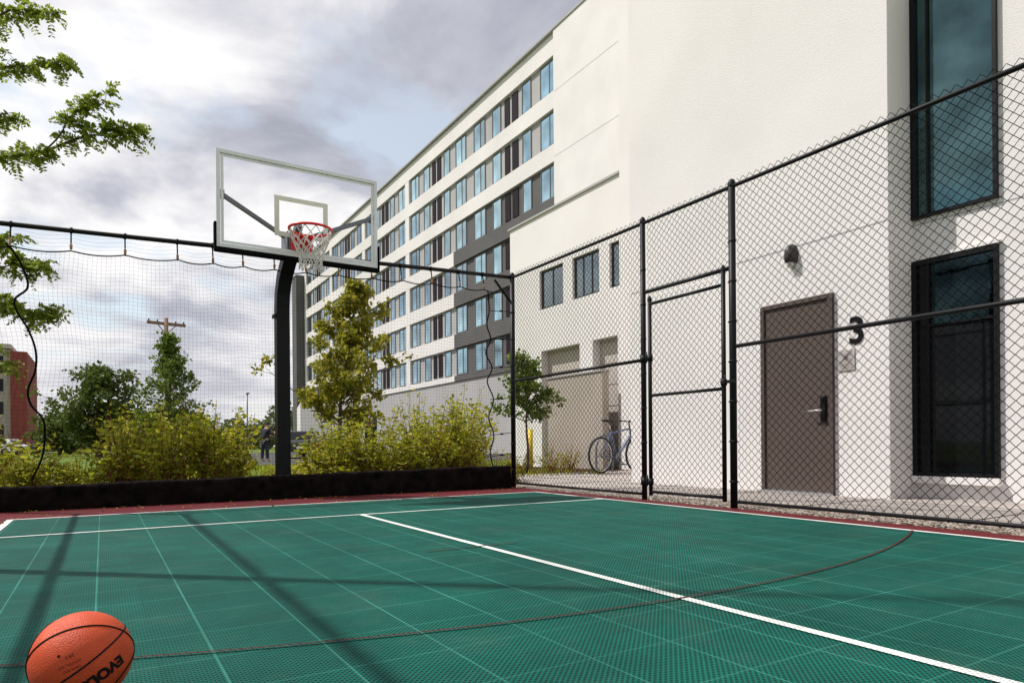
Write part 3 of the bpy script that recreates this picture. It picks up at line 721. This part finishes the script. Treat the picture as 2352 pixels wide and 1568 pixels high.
# ---------------------------------------------------------------- vegetation
def bush(x,y,h,r,nst=46,m='lbush',size=.076,label='bushy yellow-green shrub with reddish stems behind the net',group='shrubs planted behind the court net'):
    rt_=root('shrub',(x,y,0),label,'shrub',group)
    P=[];D=[];S=[]; sb=B()
    for s_ in range(nst):
        wis=rng.uniform()<.14
        a=rng.uniform(0,2*math.pi); rr=r*math.sqrt(rng.uniform(.02,1)); hh=h*(1-.30*(rr/r)**2)*(rng.uniform(1.05,1.28) if wis else rng.uniform(.35,1.05))
        if not wis and rng.uniform()<.2: rr*=1.35
        b0=Vector((x+rng.normal(0,.10),y+rng.normal(0,.10),-.03)); tip=Vector((x+rr*math.cos(a)*1.15,y+rr*math.sin(a)*1.15,hh))
        ctrl=Vector((x+rr*.6*math.cos(a),y+rr*.6*math.sin(a),hh*.65)); pts=[]
        for k in range(6):
            t=k/5; pts.append(b0*(1-t)**2+ctrl*2*t*(1-t)+tip*t*t)
        sb.tube(pts,[.008*(1-.7*k/5) for k in range(6)],3,caps=False)
        nl=int((24 if wis else 33)*h/1.1)
        for k in range(nl):
            t=.12+.88*(k/nl)**.8; p=b0*(1-t)**2+ctrl*2*t*(1-t)+tip*t*t
            q=rng.normal(size=3); q[2]=abs(q[2])*.4-.05
            off=rng.normal(0,.034,3)
            P.append((p.x+off[0],p.y+off[1],max(.01,p.z+off[2]))); D.append(q); S.append(size*rng.uniform(.55,1.4)*(.8 if wis else 1))
    mk('branches',sb,'stem',rt_); mk('foliage',leaves(P,D,S,.58),m,rt_)
for (x,y,h,r) in [(-1.25,9.4,.98,.5),(-.75,9.9,.72,.42),(-.25,9.7,.5,.4),(.22,9.7,1.08,.42),(.72,9.5,1.18,.52),(1.22,9.6,1.2,.5),(1.6,10.1,1.05,.34),(2.15,9.3,.34,.28),(2.62,9.5,.62,.40),(3.0,9.7,1.02,.5),(3.5,9.6,1.18,.5),(4.0,9.9,.95,.5),(4.45,9.6,1.2,.5),(4.95,9.6,1.40,.48),(5.45,10.1,1.42,.42),(.45,10.6,1.15,.5),(4.7,10.9,1.35,.5),(5.6,11.3,1.45,.5),(3.3,10.9,1.05,.45)]:
    bush(x,y,h,r,int(30+40*r))
for (x,y,h,r) in [(5.75,9.3,.40,.16),(7.1,12.1,.55,.35),(7.9,12.3,.5,.35),(8.7,12.3,.6,.35),(9.4,12.6,.55,.35),(6.7,12.9,.7,.4)]:
    bush(x,y,h,r,26,'lbush',.05,label='low green shrub in a mulch bed beside the path',group='low shrubs beside the path')
def tree(name,base,h,crown0,prof,R,m,nl=26,twigs=9,per=26,leaf=.08,tr=.06,sig=.16,label='',cat='tree',up=.5,group=None,lean=(0,0)):
    x,y,_=base; rt_=root(name,(x,y,0),label,cat,group)
    tb=B(); P=[];D=[];S=[]
    wob=[Vector((x+math.sin(i*1.3)*.02*h*.3+lean[0]*(i/8)**1.5,y+math.cos(i*1.7)*.02*h*.3+lean[1]*(i/8)**1.5,h*i/8-.05)) for i in range(9)]
    tb.tube(wob,[tr*(1-.85*i/8)*(1.25 if i==0 else 1) for i in range(9)],8)
    for i in range(nl):
        f=(i+.5)/nl; zc=crown0+(h-crown0)*f; a=i*2.39996+rng.normal(0,.3); rad=R*prof(f)*rng.uniform(.55,1.2)
        hi=min(7.999,max(0,(zc/h)*8)); k=int(hi); t=hi-k; p0=wob[k].lerp(wob[k+1],t)
        p0=p0-Vector((0,0,rad*up*.6)) if p0.z-rad*up*.6>crown0*.6 else p0
        p2=p0+Vector((rad*math.cos(a),rad*math.sin(a),rad*up)); p1=p0.lerp(p2,.5)+Vector((0,0,-rad*.08))
        pts=[p0*(1-s)**2+p1*2*s*(1-s)+p2*s*s for s in (0,.25,.5,.75,1)]
        r0=tr*.4*(1-.6*f); tb.tube(pts,[r0,r0*.8,r0*.6,r0*.4,r0*.2],5,caps=False)
        for j in range(twigs):
            s=rng.uniform(.25,1.02); q=p0*(1-s)**2+p1*2*s*(1-s)+p2*s*s
            d=Vector(rng.normal(size=3)); d.z=abs(d.z)*.6; d.normalize(); ln=rad*.28+sig
            q2=q+d*ln*rng.uniform(.4,1); tb.tube([q,q2],[r0*.25,r0*.1],3,caps=False)
            c=(q.lerp(q2,.75))
            n_=int(per*rng.uniform(.5,1.4))
            o=rng.normal(0,sig*.62,(n_,3)); o[:,2]*=.75
            P.append(o+np.array(c)); dd=rng.normal(size=(n_,3)); dd[:,2]-=.1; D.append(dd); S.append(leaf*rng.uniform(.6,1.3,n_))
    P=np.concatenate(P);D=np.concatenate(D);S=np.concatenate(S)
    mk('trunk',tb,'bark',rt_); mk('crown',leaves(P,D,S,.8),m,rt_)
ov=lambda f: (math.sin(math.pi*min(1,f*.86+.12))**.8)
tree('ginkgo_tree',(4.25,14.0,0),4.15,1.05,lambda f:(1-f)**.72*(.75+.35*math.sin(f*9+1)**2)+.06,1.40,'lgink',34,8,34,.10,.055,.11,'young ginkgo tree with yellow-green leaves behind the shrubs',up=.72,lean=(.50,.0))
tree('ginkgo_tree',(7.75,11.9,0),2.45,1.25,lambda f:(1-f*.6)*(.7+.4*math.sin(f*11)**2),.72,'lgreen',18,6,26,.085,.035,.10,'small green ginkgo tree in the planting bed by the path',up=.5)
tree('poplar_tree',(3.55,45.3,0),7.4,1.2,lambda f:(1-f)**.75*.85+.12,2.05,'lgreen',34,7,22,.20,.14,.26,'upright green poplar tree in front of a utility pole',up=.9)
tree('oak_tree',(-.2,53,0),5.9,.6,lambda f:ov(f)*(.75+.3*math.sin(f*13)**2),3.0,'ldark',40,9,26,.26,.2,.40,'broad green tree with uneven crown on the far lawn',up=.45)
tree('oak_tree',(-2.9,64,0),3.0,.4,ov,2.2,'ldark',22,8,26,.28,.15,.4,'low dark green tree on the far lawn',up=.4)
for i,(x,y,h) in enumerate([(3.2,62,3.2),(5.8,66,3.6),(8.8,80,4.2),(1.5,80,4.2)]):
    tree('broadleaf_tree',(x,y,0),h,.4,ov,2.2,'lgreen',18,6,22,.3,.12,.45,'small green tree at the far edge of the lawn',group='small trees along the lawn',up=.4)
n=40000
px=rng.uniform(-160,60,n); hh=4+2.2*np.sin(px*.21)+1.6*np.sin(px*.53+1)+1.2*np.sin(px*1.3)
P=np.stack([px,rng.uniform(150,172,n),np.abs(rng.uniform(0,1,n)**.7)*(hh+2)],1); D=rng.normal(size=(n,3))
mk('distant_wood',leaves(P,D,rng.uniform(.5,1.3,n),.8),'lfar',kind='stuff')
n=9000
P=np.stack([rng.uniform(-6,9,n),rng.uniform(10.5,22,n),np.full(n,-.05)],1); D=rng.normal(0,.3,(n,3)); D[:,2]=1
mk('lawn_grass',leaves(P,D,rng.uniform(.08,.2,n),.12),'lbush',kind='stuff')
n=170
P=np.stack([rng.uniform(-1.0,5.0,n),8.0-np.abs(rng.normal(0,.55,n)),np.full(n,.014)],1); D=rng.normal(0,1,(n,3)); D[:,2]=.04
mk('leaf_litter',leaves(P,D,rng.uniform(.012,.03,n),.6,.1),'lgink',kind='stuff')

# honey locust overhanging
lt=root('honey_locust_tree',(-2.9,12.2,0),'honey locust tree reaching leafy branches over the net','tree')
def at(a,t,z): return Vector((t*(.85*a+.526),t*(-.526*a+.85),z))
tb=B(); LP=[];LD=[];LS=[]
tb.tube([(-2.9,12.2,-.1),(-2.85,12.1,1.5),(-2.95,12.0,3.0),(-2.8,11.9,4.6),(-2.9,12.0,6.5),(-2.8,12,8)],[.14,.12,.10,.08,.05,.02],8)
def compound(p,d,ln=.2):
    d=Vector(d).normalized(); side=d.cross(Vector((0,0,1))+Vector(rng.normal(0,.4,3))).normalized(); pts=[]
    for k in range(8):
        q=p+d*ln*k/7+Vector((0,0,-.3*ln*(k/7)**2)); pts.append(q)
        if k>0:
            for s_ in (1,-1): 
                LP.append(tuple(q)); LD.append(tuple(side*s_+d*.35+Vector(rng.normal(0,.15,3)))); LS.append(.080*rng.uniform(.8,1.2)*(1.1-.4*k/8))
    tb.tube([pts[0],pts[4],pts[7]],.0016,3,caps=False)
def branch(cps,r0,start=.2,dens=5,twl=.24):
    c=[at(*q) for q in cps]; pp=[Vector(p) for p in smooth(c,6)]
    k=len(pp); tb.tube(pp,[r0*(1-.85*i/(k-1)) for i in range(k)],5,caps=False)
    for i in range(k):
        f=i/(k-1)
        if f<start: continue
        t=(pp[min(i+1,k-1)]-pp[max(i-1,0)]).normalized()
        for _ in range(2):
            if rng.uniform()<.38: continue
            d=(t*.6+Vector(rng.normal(0,.6,3))); d.z=d.z*.5+.03; d.normalize(); e_=pp[i]+d*twl*rng.uniform(.4,1.1)
            tb.tube([pp[i],e_],[.004,.002],3,caps=False)
            for q in range(int(dens*rng.uniform(.4,1.1))):
                s=rng.uniform(.2,1); dd=Vector(rng.normal(0,1,3)); dd.z=dd.z*.45-.15
                compound(pp[i].lerp(e_,s),dd+d*.6,rng.uniform(.12,.21))
t0=8.6
for cps,r0,st,dn in [
  ([(-1.02,9.4,4.2),(-.90,8.9,4.35),(-.774,t0,4.38),(-.708,t0,4.46),(-.642,t0,4.66),(-.60,8.5,4.62),(-.572,8.5,4.70)],.035,.30,5),
  ([(-.71,t0,4.42),(-.68,8.5,4.62),(-.66,8.4,4.85),(-.61,8.3,4.98)],.014,.35,5),
  ([(-.86,8.8,4.9),(-.80,8.8,5.02),(-.745,8.8,5.08)],.014,.2,5),
  ([(-1.02,9.4,5.3),(-.88,9,5.5),(-.774,8.8,5.66),(-.72,8.7,5.64),(-.675,8.6,5.64)],.03,.50,5),
  ([(-1.02,9.4,6.1),(-.86,9,6.3),(-.79,8.8,6.30),(-.745,8.8,6.45),(-.70,8.8,6.4)],.03,.45,6),
  ([(-1.0,9.6,3.2),(-.85,9,3.05),(-.79,t0,2.95),(-.74,t0,3.0),(-.71,t0,2.94)],.02,.45,7),
  ([(-.86,9,2.6),(-.79,t0,2.55),(-.74,t0,2.42),(-.70,t0,2.25)],.014,.3,7),
  ([(-.88,9,3.3),(-.80,t0,3.38),(-.755,t0,3.32)],.014,.4,7),
  ([(-.92,9,2.1),(-.82,t0,1.9),(-.775,t0,1.72)],.014,.5,6)]:
    branch(cps,r0,st,dn)
for p_,q_ in (((-2.83,11.9,3.6),(-1.02,9.4,4.2)),((-2.85,11.95,4.6),(-1.02,9.4,5.3)),((-2.85,11.95,5.2),(-1.02,9.4,6.1)),((-2.9,12.05,2.6),(-1.0,9.6,3.2))):
    tb.tube([p_,at(*q_)],[.05,.032],6,caps=False)
mk('trunk',tb,'bark',lt); mk('crown',leaves(LP,LD,LS,.5,.1),'llocust',lt)

# ---------------------------------------------------------------- utility pole etc
up_=root('utility_pole',(5.0,67.5,0),'wooden utility pole with a crossarm','utility pole')
b=B(); b.tube([(5,67.5,-.1),(5,67.5,12.3)],[.22,.17],10); mk('pole',b,'wood',up_)
b=B(); b.bar((3.45,67.4,11.8),(6.6,67.9,11.8),.2,.26); b.bar((4.3,67.5,11.7),(5,67.5,10.8),.05,.08); b.bar((5.8,67.6,11.7),(5,67.5,10.8),.05,.08); mk('crossarm',b,'wood',up_)
for xx in (3.6,4.3,5.8,6.45): mk('insulator',B().lathe((xx,67.45+(xx-3.55)*.16,11.92),[(.05,0),(.07,.1),(.04,.2),(.001,.25)],8),'sconce',up_)
sl_=root('street_lamp',(10.9,62,0),'slender grey parking-lot street lamp','street lamp')
b=B(); b.tube([(10.9,62,-.1),(10.9,62,5.2)],.06,8); mk('pole',b,'steel',sl_); b=B(); b.box(10.8,61.4,5.2,11.0,62.1,5.32); mk('lamp_head',b,'steel',sl_)
bo=root('bollard',(9.8,14.9,0),'yellow steel safety bollard by the building','bollard')
b=B(); b.tube([(9.8,14.9,-.05),(9.8,14.9,.98)],.07,14); b.lathe((9.8,14.9,.98),[(.07,0),(.06,.03),(.03,.05),(.001,.055)],14); mk('post',b,'yellow',bo)

# ---------------------------------------------------------------- vehicles
def wheel(b,c,r=.33,w=.22):
    b.lathe(c,[(r*.55,-w/2),(r*.95,-w/2),(r,-w*.35),(r,w*.35),(r*.95,w/2),(r*.55,w/2)],20,'x',0); b.lathe(c,[(.001,-w*.35),(r*.55,-w*.45),(r*.56,w*.45),(.001,w*.35)],12,'x',1)
tx,ty=11.4,41
tk=root('box_truck',(tx,ty,0),'white box truck parked in the lot','truck')
T=Matrix.Translation((tx,ty,-.03))@Matrix.Rotation(math.radians(-12),4,'Z')
b=B(); b.box(-1.2,-2.2,.95,1.2,3.4,3.15); b.box(-1.16,-2.22,1.0,1.16,-2.2,3.1); b.box(-1.0,-2.3,.55,1.0,-2.15,.7); mk('cargo_box',b.xf(T),'wpaint',tk,bevel=.03)
b=B(); b.prism([(3.5,.5),(5.4,.5),(5.45,1.2),(4.9,1.4),(4.4,2.3),(3.5,2.3)],-1.0,1.0); mk('cab',b.xf(T),'wpaint',tk,bevel=.04)
b=B(); b.box(-.9,-2.1,.5,.9,3.5,.9); mk('chassis',b.xf(T),'rubber',tk)
b=B(); b.prism([(4.95,1.42),(4.5,2.2),(4.48,2.2),(4.9,1.4)],-.9,.9); b.box(-1.01,3.7,1.4,1.01,4.5,2.1); mk('cab_window',b.xf(T),'carglass',tk)
for wx in (-.95,.95):
    for wy in (-.9,4.4):
        b=B(); wheel(b,(wx,wy,.42),.42,.25); mk('wheel',b.xf(T),['rubber','silver'],tk)
    b=B(); b.box(wx-.1,-2.33,.72,wx+.1,-2.3,.86); mk('tail_light',b.xf(T),'carred',tk)
def car(x,y,ang,m,label):
    c=root('parked_car',(x,y,0),label,'car'); T=Matrix.Translation((x,y,-.03))@Matrix.Rotation(math.radians(ang),4,'Z')
    b=B(); b.prism([(-2.2,.35),(-2.25,.8),(-2.1,.95),(-.9,1.0),(1.2,1.0),(2.0,.85),(2.2,.6),(2.2,.3)],-.88,.88)
    b.add([(-.80,-2.0,.95),(.80,-2.0,.95),(.80,1.2,.98),(-.80,1.2,.98),(-.64,-1.5,1.44),(.64,-1.5,1.44),(.64,.4,1.46),(-.64,.4,1.46)],[(4,5,6,7),(0,1,5,4),(1,2,6,5),(2,3,7,6),(3,0,4,7)])
    mk('body',b.xf(T),m,c,bevel=.05)
    b=B(); b.add([(-.70,-1.97,1.0),(.70,-1.97,1.0),(.60,-1.58,1.38),(-.60,-1.58,1.38)],[(0,1,2,3)]); b.add([(-.82,-1.5,1.02),(-.82,.9,1.02),(-.68,.35,1.4),(-.68,-1.3,1.4)],[(0,1,2,3)]); b.add([(.82,-1.5,1.02),(.82,.9,1.02),(.68,.35,1.4),(.68,-1.3,1.4)],[(3,2,1,0)]); b.add([(-.7,1.12,1.05),(.7,1.12,1.05),(.6,.5,1.42),(-.6,.5,1.42)],[(0,1,2,3)])
    mk('window',b.xf(T),'carglass',c)
    for wx in (-.82,.82):
        for wy in (-1.35,1.35):
            b=B(); wheel(b,(wx,wy,.33)); mk('wheel',b.xf(T),['rubber','silver'],c)
        b=B(); b.box(wx-.12,-2.28,.68,wx+.06 if wx>0 else wx+.12,-2.2,.84); mk('tail_light',b.xf(T),'carred',c)
    b=B(); b.box(-.26,-2.29,.5,.26,-2.24,.62); mk('licence_plate',b.xf(T),'wpaint',c)
car(9.3,37,-14,'cargrey','dark grey parked car seen from behind')
car(-8,74,60,'wpaint','white car parked beyond the lawn')
car(-4.2,76,75,'cargrey','dark car parked beyond the lawn')

# ---------------------------------------------------------------- people
def skinobj(name,verts,edges,radii,m,parent,T):
    me=bpy.data.meshes.new(name); me.from_pydata([tuple(T@Vector(v)) for v in verts],edges,[]); me.materials.append(M[m])
    o=bpy.data.objects.new(name,me); col.objects.link(o); o.parent=parent; o.location=-origin[parent.name]; origin[o.name]=Vector((0,0,0))
    md=o.modifiers.new('skin','SKIN'); md.use_smooth_shade=True
    for i,r in enumerate(radii):
        sv=me.skin_vertices[0].data[i]; sv.radius=(r,r); sv.use_root=(i==0)
    s=o.modifiers.new('sub','SUBSURF'); s.levels=1; s.render_levels=2
    return o
def person(x,y,ang,label,shirt,trs,hat,h=1.0,lean=0.0,arm=0):
    pr=root('person',(x,y,0),label,'person'); T=Matrix.Translation((x,y,-.02))@Matrix.Rotation(math.radians(ang),4,'Z')@Matrix.Scale(h,4)
    V=[(0,0,.95),(0,.0+lean*.3,1.15),(0,lean*.6,1.37),(0,lean*.8,1.50),(0,lean+.01,1.60),(0,lean,1.70)]
    R=[.13,.115,.13,.055,.085,.075]; E=[(0,1),(1,2),(2,3),(3,4),(4,5)]
    for s in (-1,1):
        k=len(V); a_=arm if s>0 else 0
        V+= [(s*.17,lean*.6,1.41),(s*.24,.02+lean*.6,1.14),(s*(.23-.12*a_),.14+.1*a_+lean*.5,.93+.22*a_),(s*(.22-.14*a_),.19+.1*a_+lean*.5,.86+.28*a_)]; R+=[.06,.045,.032,.03]
        E+=[(2,k),(k,k+1),(k+1,k+2),(k+2,k+3)]
        j=k+3
        for q in range(4):
            V.append((V[j][0]+s*(.02-.014*q)+.0,V[j][1]+.05,V[j][2]-.07+.008*abs(q-1))); R.append(.009); E.append((j,len(V)-1))
        V.append((V[k+2][0]-s*.03,V[k+2][1]+.06,V[k+2][2]-.05)); R.append(.011); E.append((k+2,len(V)-1))
        k=len(V); V+=[(s*.09,0,.88),(s*.11,.03*s,.5),(s*.12,-.0+.05*s,.09),(s*.13,.14+.05*s,.04)]; R+=[.085,.06,.042,.04]; E+=[(0,k),(k,k+1),(k+1,k+2),(k+2,k+3)]
    skinobj('body',V,E,R,'skin',pr,T)
    SV=[(0,0,.92),(0,lean*.3,1.15),(0,lean*.6,1.38),(0,lean*.72,1.45)]; SR=[.15,.14,.15,.085]; SE=[(0,1),(1,2),(2,3)]
    for s in (-1,1):
        k=len(SV); SV+=[(s*.175,lean*.6,1.41),(s*.235,.02+lean*.6,1.17)]; SR+=[.078,.065]; SE+=[(2,k),(k,k+1)]
    skinobj('shirt',SV,SE,SR,shirt,pr,T)
    TV=[(0,0,.94)]; TR=[.145]; TE=[]
    for s in (-1,1):
        k=len(TV); TV+=[(s*.09,0,.86),(s*.11,.03*s,.5),(s*.12,.05*s,.12)]; TR+=[.10,.078,.062]; TE+=[(0,k),(k,k+1),(k+1,k+2)]
    skinobj('trousers',TV,TE,TR,trs,pr,T)
    b=B(); b.lathe((0,lean,1.655),[(.10,0),(.105,.03),(.09,.08),(.05,.11),(.001,.118)],16)
    if hat=='cap': b.prism([(lean+.08,1.66),(lean+.19,1.655),(lean+.19,1.665),(lean+.08,1.675)],-.07,.07)
    mk('cap' if hat=='cap' else 'hair',b.xf(T),hat,pr)
    b=B(); b.lathe((0,lean+.095,1.63),[(.001,.02),(.013,-.005),(.001,-.02)],8)
    for s in (-1,1): b.lathe((s*.033,lean+.088,1.655),[(.001,.009),(.010,0),(.001,-.009)],8,mi=1); b.lathe((s*.09,lean,1.63),[(.001,.03),(.02,0),(.001,-.03)],8)
    b.box(-.02,lean+.085,1.585,.02,lean+.094,1.592,1)
    mk('face',b.xf(T),['skin','ink'],pr)
person(6.28,28.5,150,'person in a cap and dark brown shirt standing by the lot','bcloth','dcloth','cap',1.06,0,1)
person(5.70,28.6,-60,'person with dark hair and black clothes leaning forward','dcloth','jean','hair',.93,.14,1)

# ---------------------------------------------------------------- bicycle
bk=root('bicycle',(9.3,10.6,0),'blue-grey bicycle parked against a rack by the wall','bicycle')
T=Matrix.Translation((8.72,10.62,.0))@Matrix.Rotation(math.radians(9),4,'Z')@Matrix.Scale(1.12,4)
r=.34; RW=Vector((0,0,r)); FW=Vector((1.04,0,r)); BBk=Vector((.43,0,.29)); ST=Vector((.27,0,.80)); HT=Vector((.83,0,.84)); HB=Vector((.87,0,.70))
def circ(c,rr,n=40): return [c+Vector((rr*math.cos(a),0,rr*math.sin(a))) for a in np.linspace(0,2*math.pi,n,endpoint=False)]
fr=B()
for a,c,q in ((BBk,ST,.018),(BBk,HB,.021),(ST.lerp(BBk,.12),HT,.018),(HT,HB,.02)): fr.tube([a,c],q,8)
for s in (.05,-.05):
    fr.tube([BBk+Vector((0,s*.5,0)),RW+Vector((0,s,0))],.010,6); fr.tube([ST+Vector((0,s*.3,-.05)),RW+Vector((0,s,0))],.009,6); fr.tube([HB+Vector((.01,s,-.03)),FW+Vector((0,s,0))],.013,6)
fr.bar(HB+Vector((.01,-.06,-.02)),HB+Vector((.01,.06,-.02)),.03,.03)
mk('frame',fr.xf(T),'blue',bk)
for c in (RW,FW):
    wb=B(); wb.tube(circ(c,r-.02),.021,8,closed=True); wo=mk('wheel',B().tube([c+Vector((0,-.05,0)),c+Vector((0,.05,0))],.022,10).xf(T),'silver',bk)
    mk('tyre',wb.xf(T),'rubber',wo); rb=B().tube(circ(c,r-.046),.012,6,closed=True); mk('rim',rb.xf(T),'silver',wo)
    sb=B()
    for k in range(28):
        a=2*math.pi*k/28; a2=a+(.25 if k%2 else -.25); sb.tube([c+Vector((.02*math.cos(a2),.03*(1 if k%2 else -1),.02*math.sin(a2))),c+Vector(((r-.05)*math.cos(a),0,(r-.05)*math.sin(a)))],.0016,3,caps=False)
    mk('spokes',sb.xf(T),'silver',wo)
b=B(); b.tube([ST,ST+Vector((-.04,0,.13))],.013,8); mk('seat_post',b.xf(T),'silver',bk)
b=B(); c=ST+Vector((-.04,0,.15)); b.add([c+Vector(v) for v in ((-.13,-.075,.01),(-.13,.075,.01),(0,.05,0),(.15,.018,0),(.15,-.018,0),(0,-.05,0),(-.13,-.07,.05),(-.13,.07,.05),(0,.045,.04),(.15,.014,.03),(.15,-.014,.03),(0,-.045,.04))],[(6,7,8,11),(11,8,9,10),(0,1,7,6),(1,2,8,7),(2,3,9,8),(3,4,10,9),(4,5,11,10),(5,0,6,11),(0,5,2,1),(5,4,3,2)]); mk('saddle',b.xf(T),'rubber',bk,bevel=.01)
b=B(); b.tube([HT,HT+Vector((-.02,0,.11)),HT+Vector((.05,0,.13))],.014,8); h_=HT+Vector((.05,0,.13)); b.tube([h_+Vector((-.04,-.31,.03)),h_+Vector((0,-.12,.01)),h_+Vector((0,.12,.01)),h_+Vector((-.04,.31,.03))],.012,8); mk('handlebar',b.xf(T),'rubber',bk)
b=B(); b.lathe(BBk+Vector((0,-.05,0)),[(.02,-.01),(.09,-.006),(.09,.006),(.02,.01)],24,'y'); b.tube([BBk+Vector((0,-.06,0)),BBk+Vector((.12,-.07,-.12))],.011,6); b.tube([BBk+Vector((0,.06,0)),BBk+Vector((-.12,.07,.12))],.011,6); b.box(BBk.x+.07,-.15,BBk.z-.14,BBk.x+.17,-.07,BBk.z-.115); b.box(BBk.x-.17,.07,BBk.z+.11,BBk.x-.07,.15,BBk.z+.135)
b.lathe(RW+Vector((0,-.04,0)),[(.01,-.01),(.05,-.008),(.05,.008),(.01,.01)],16,'y'); b.tube([BBk+Vector((0,-.045,.088)),RW+Vector((0,-.045,.05))],.004,4); b.tube([BBk+Vector((0,-.045,-.088)),RW+Vector((0,-.045,-.05))],.004,4)
mk('crankset',b.xf(T),'steel',bk)
br=root('bike_rack',(9.5,11.25,0),'grey steel hoop bike rack on a concrete pad','bike rack')
b=B(); b.tube(smooth([(9.2,11.35,-.03),(9.2,11.35,.55),(9.35,11.38,.78),(9.6,11.44,.78),(9.75,11.47,.55),(9.75,11.47,-.03)],5),.024,10); mk('hoop',b,'steel',br)
for x_,y_ in ((9.1,11.28),(9.65,11.4)): mk('base_plate',B().box(x_,y_,-.006,x_+.2,y_+.14,.008),'steel',br)
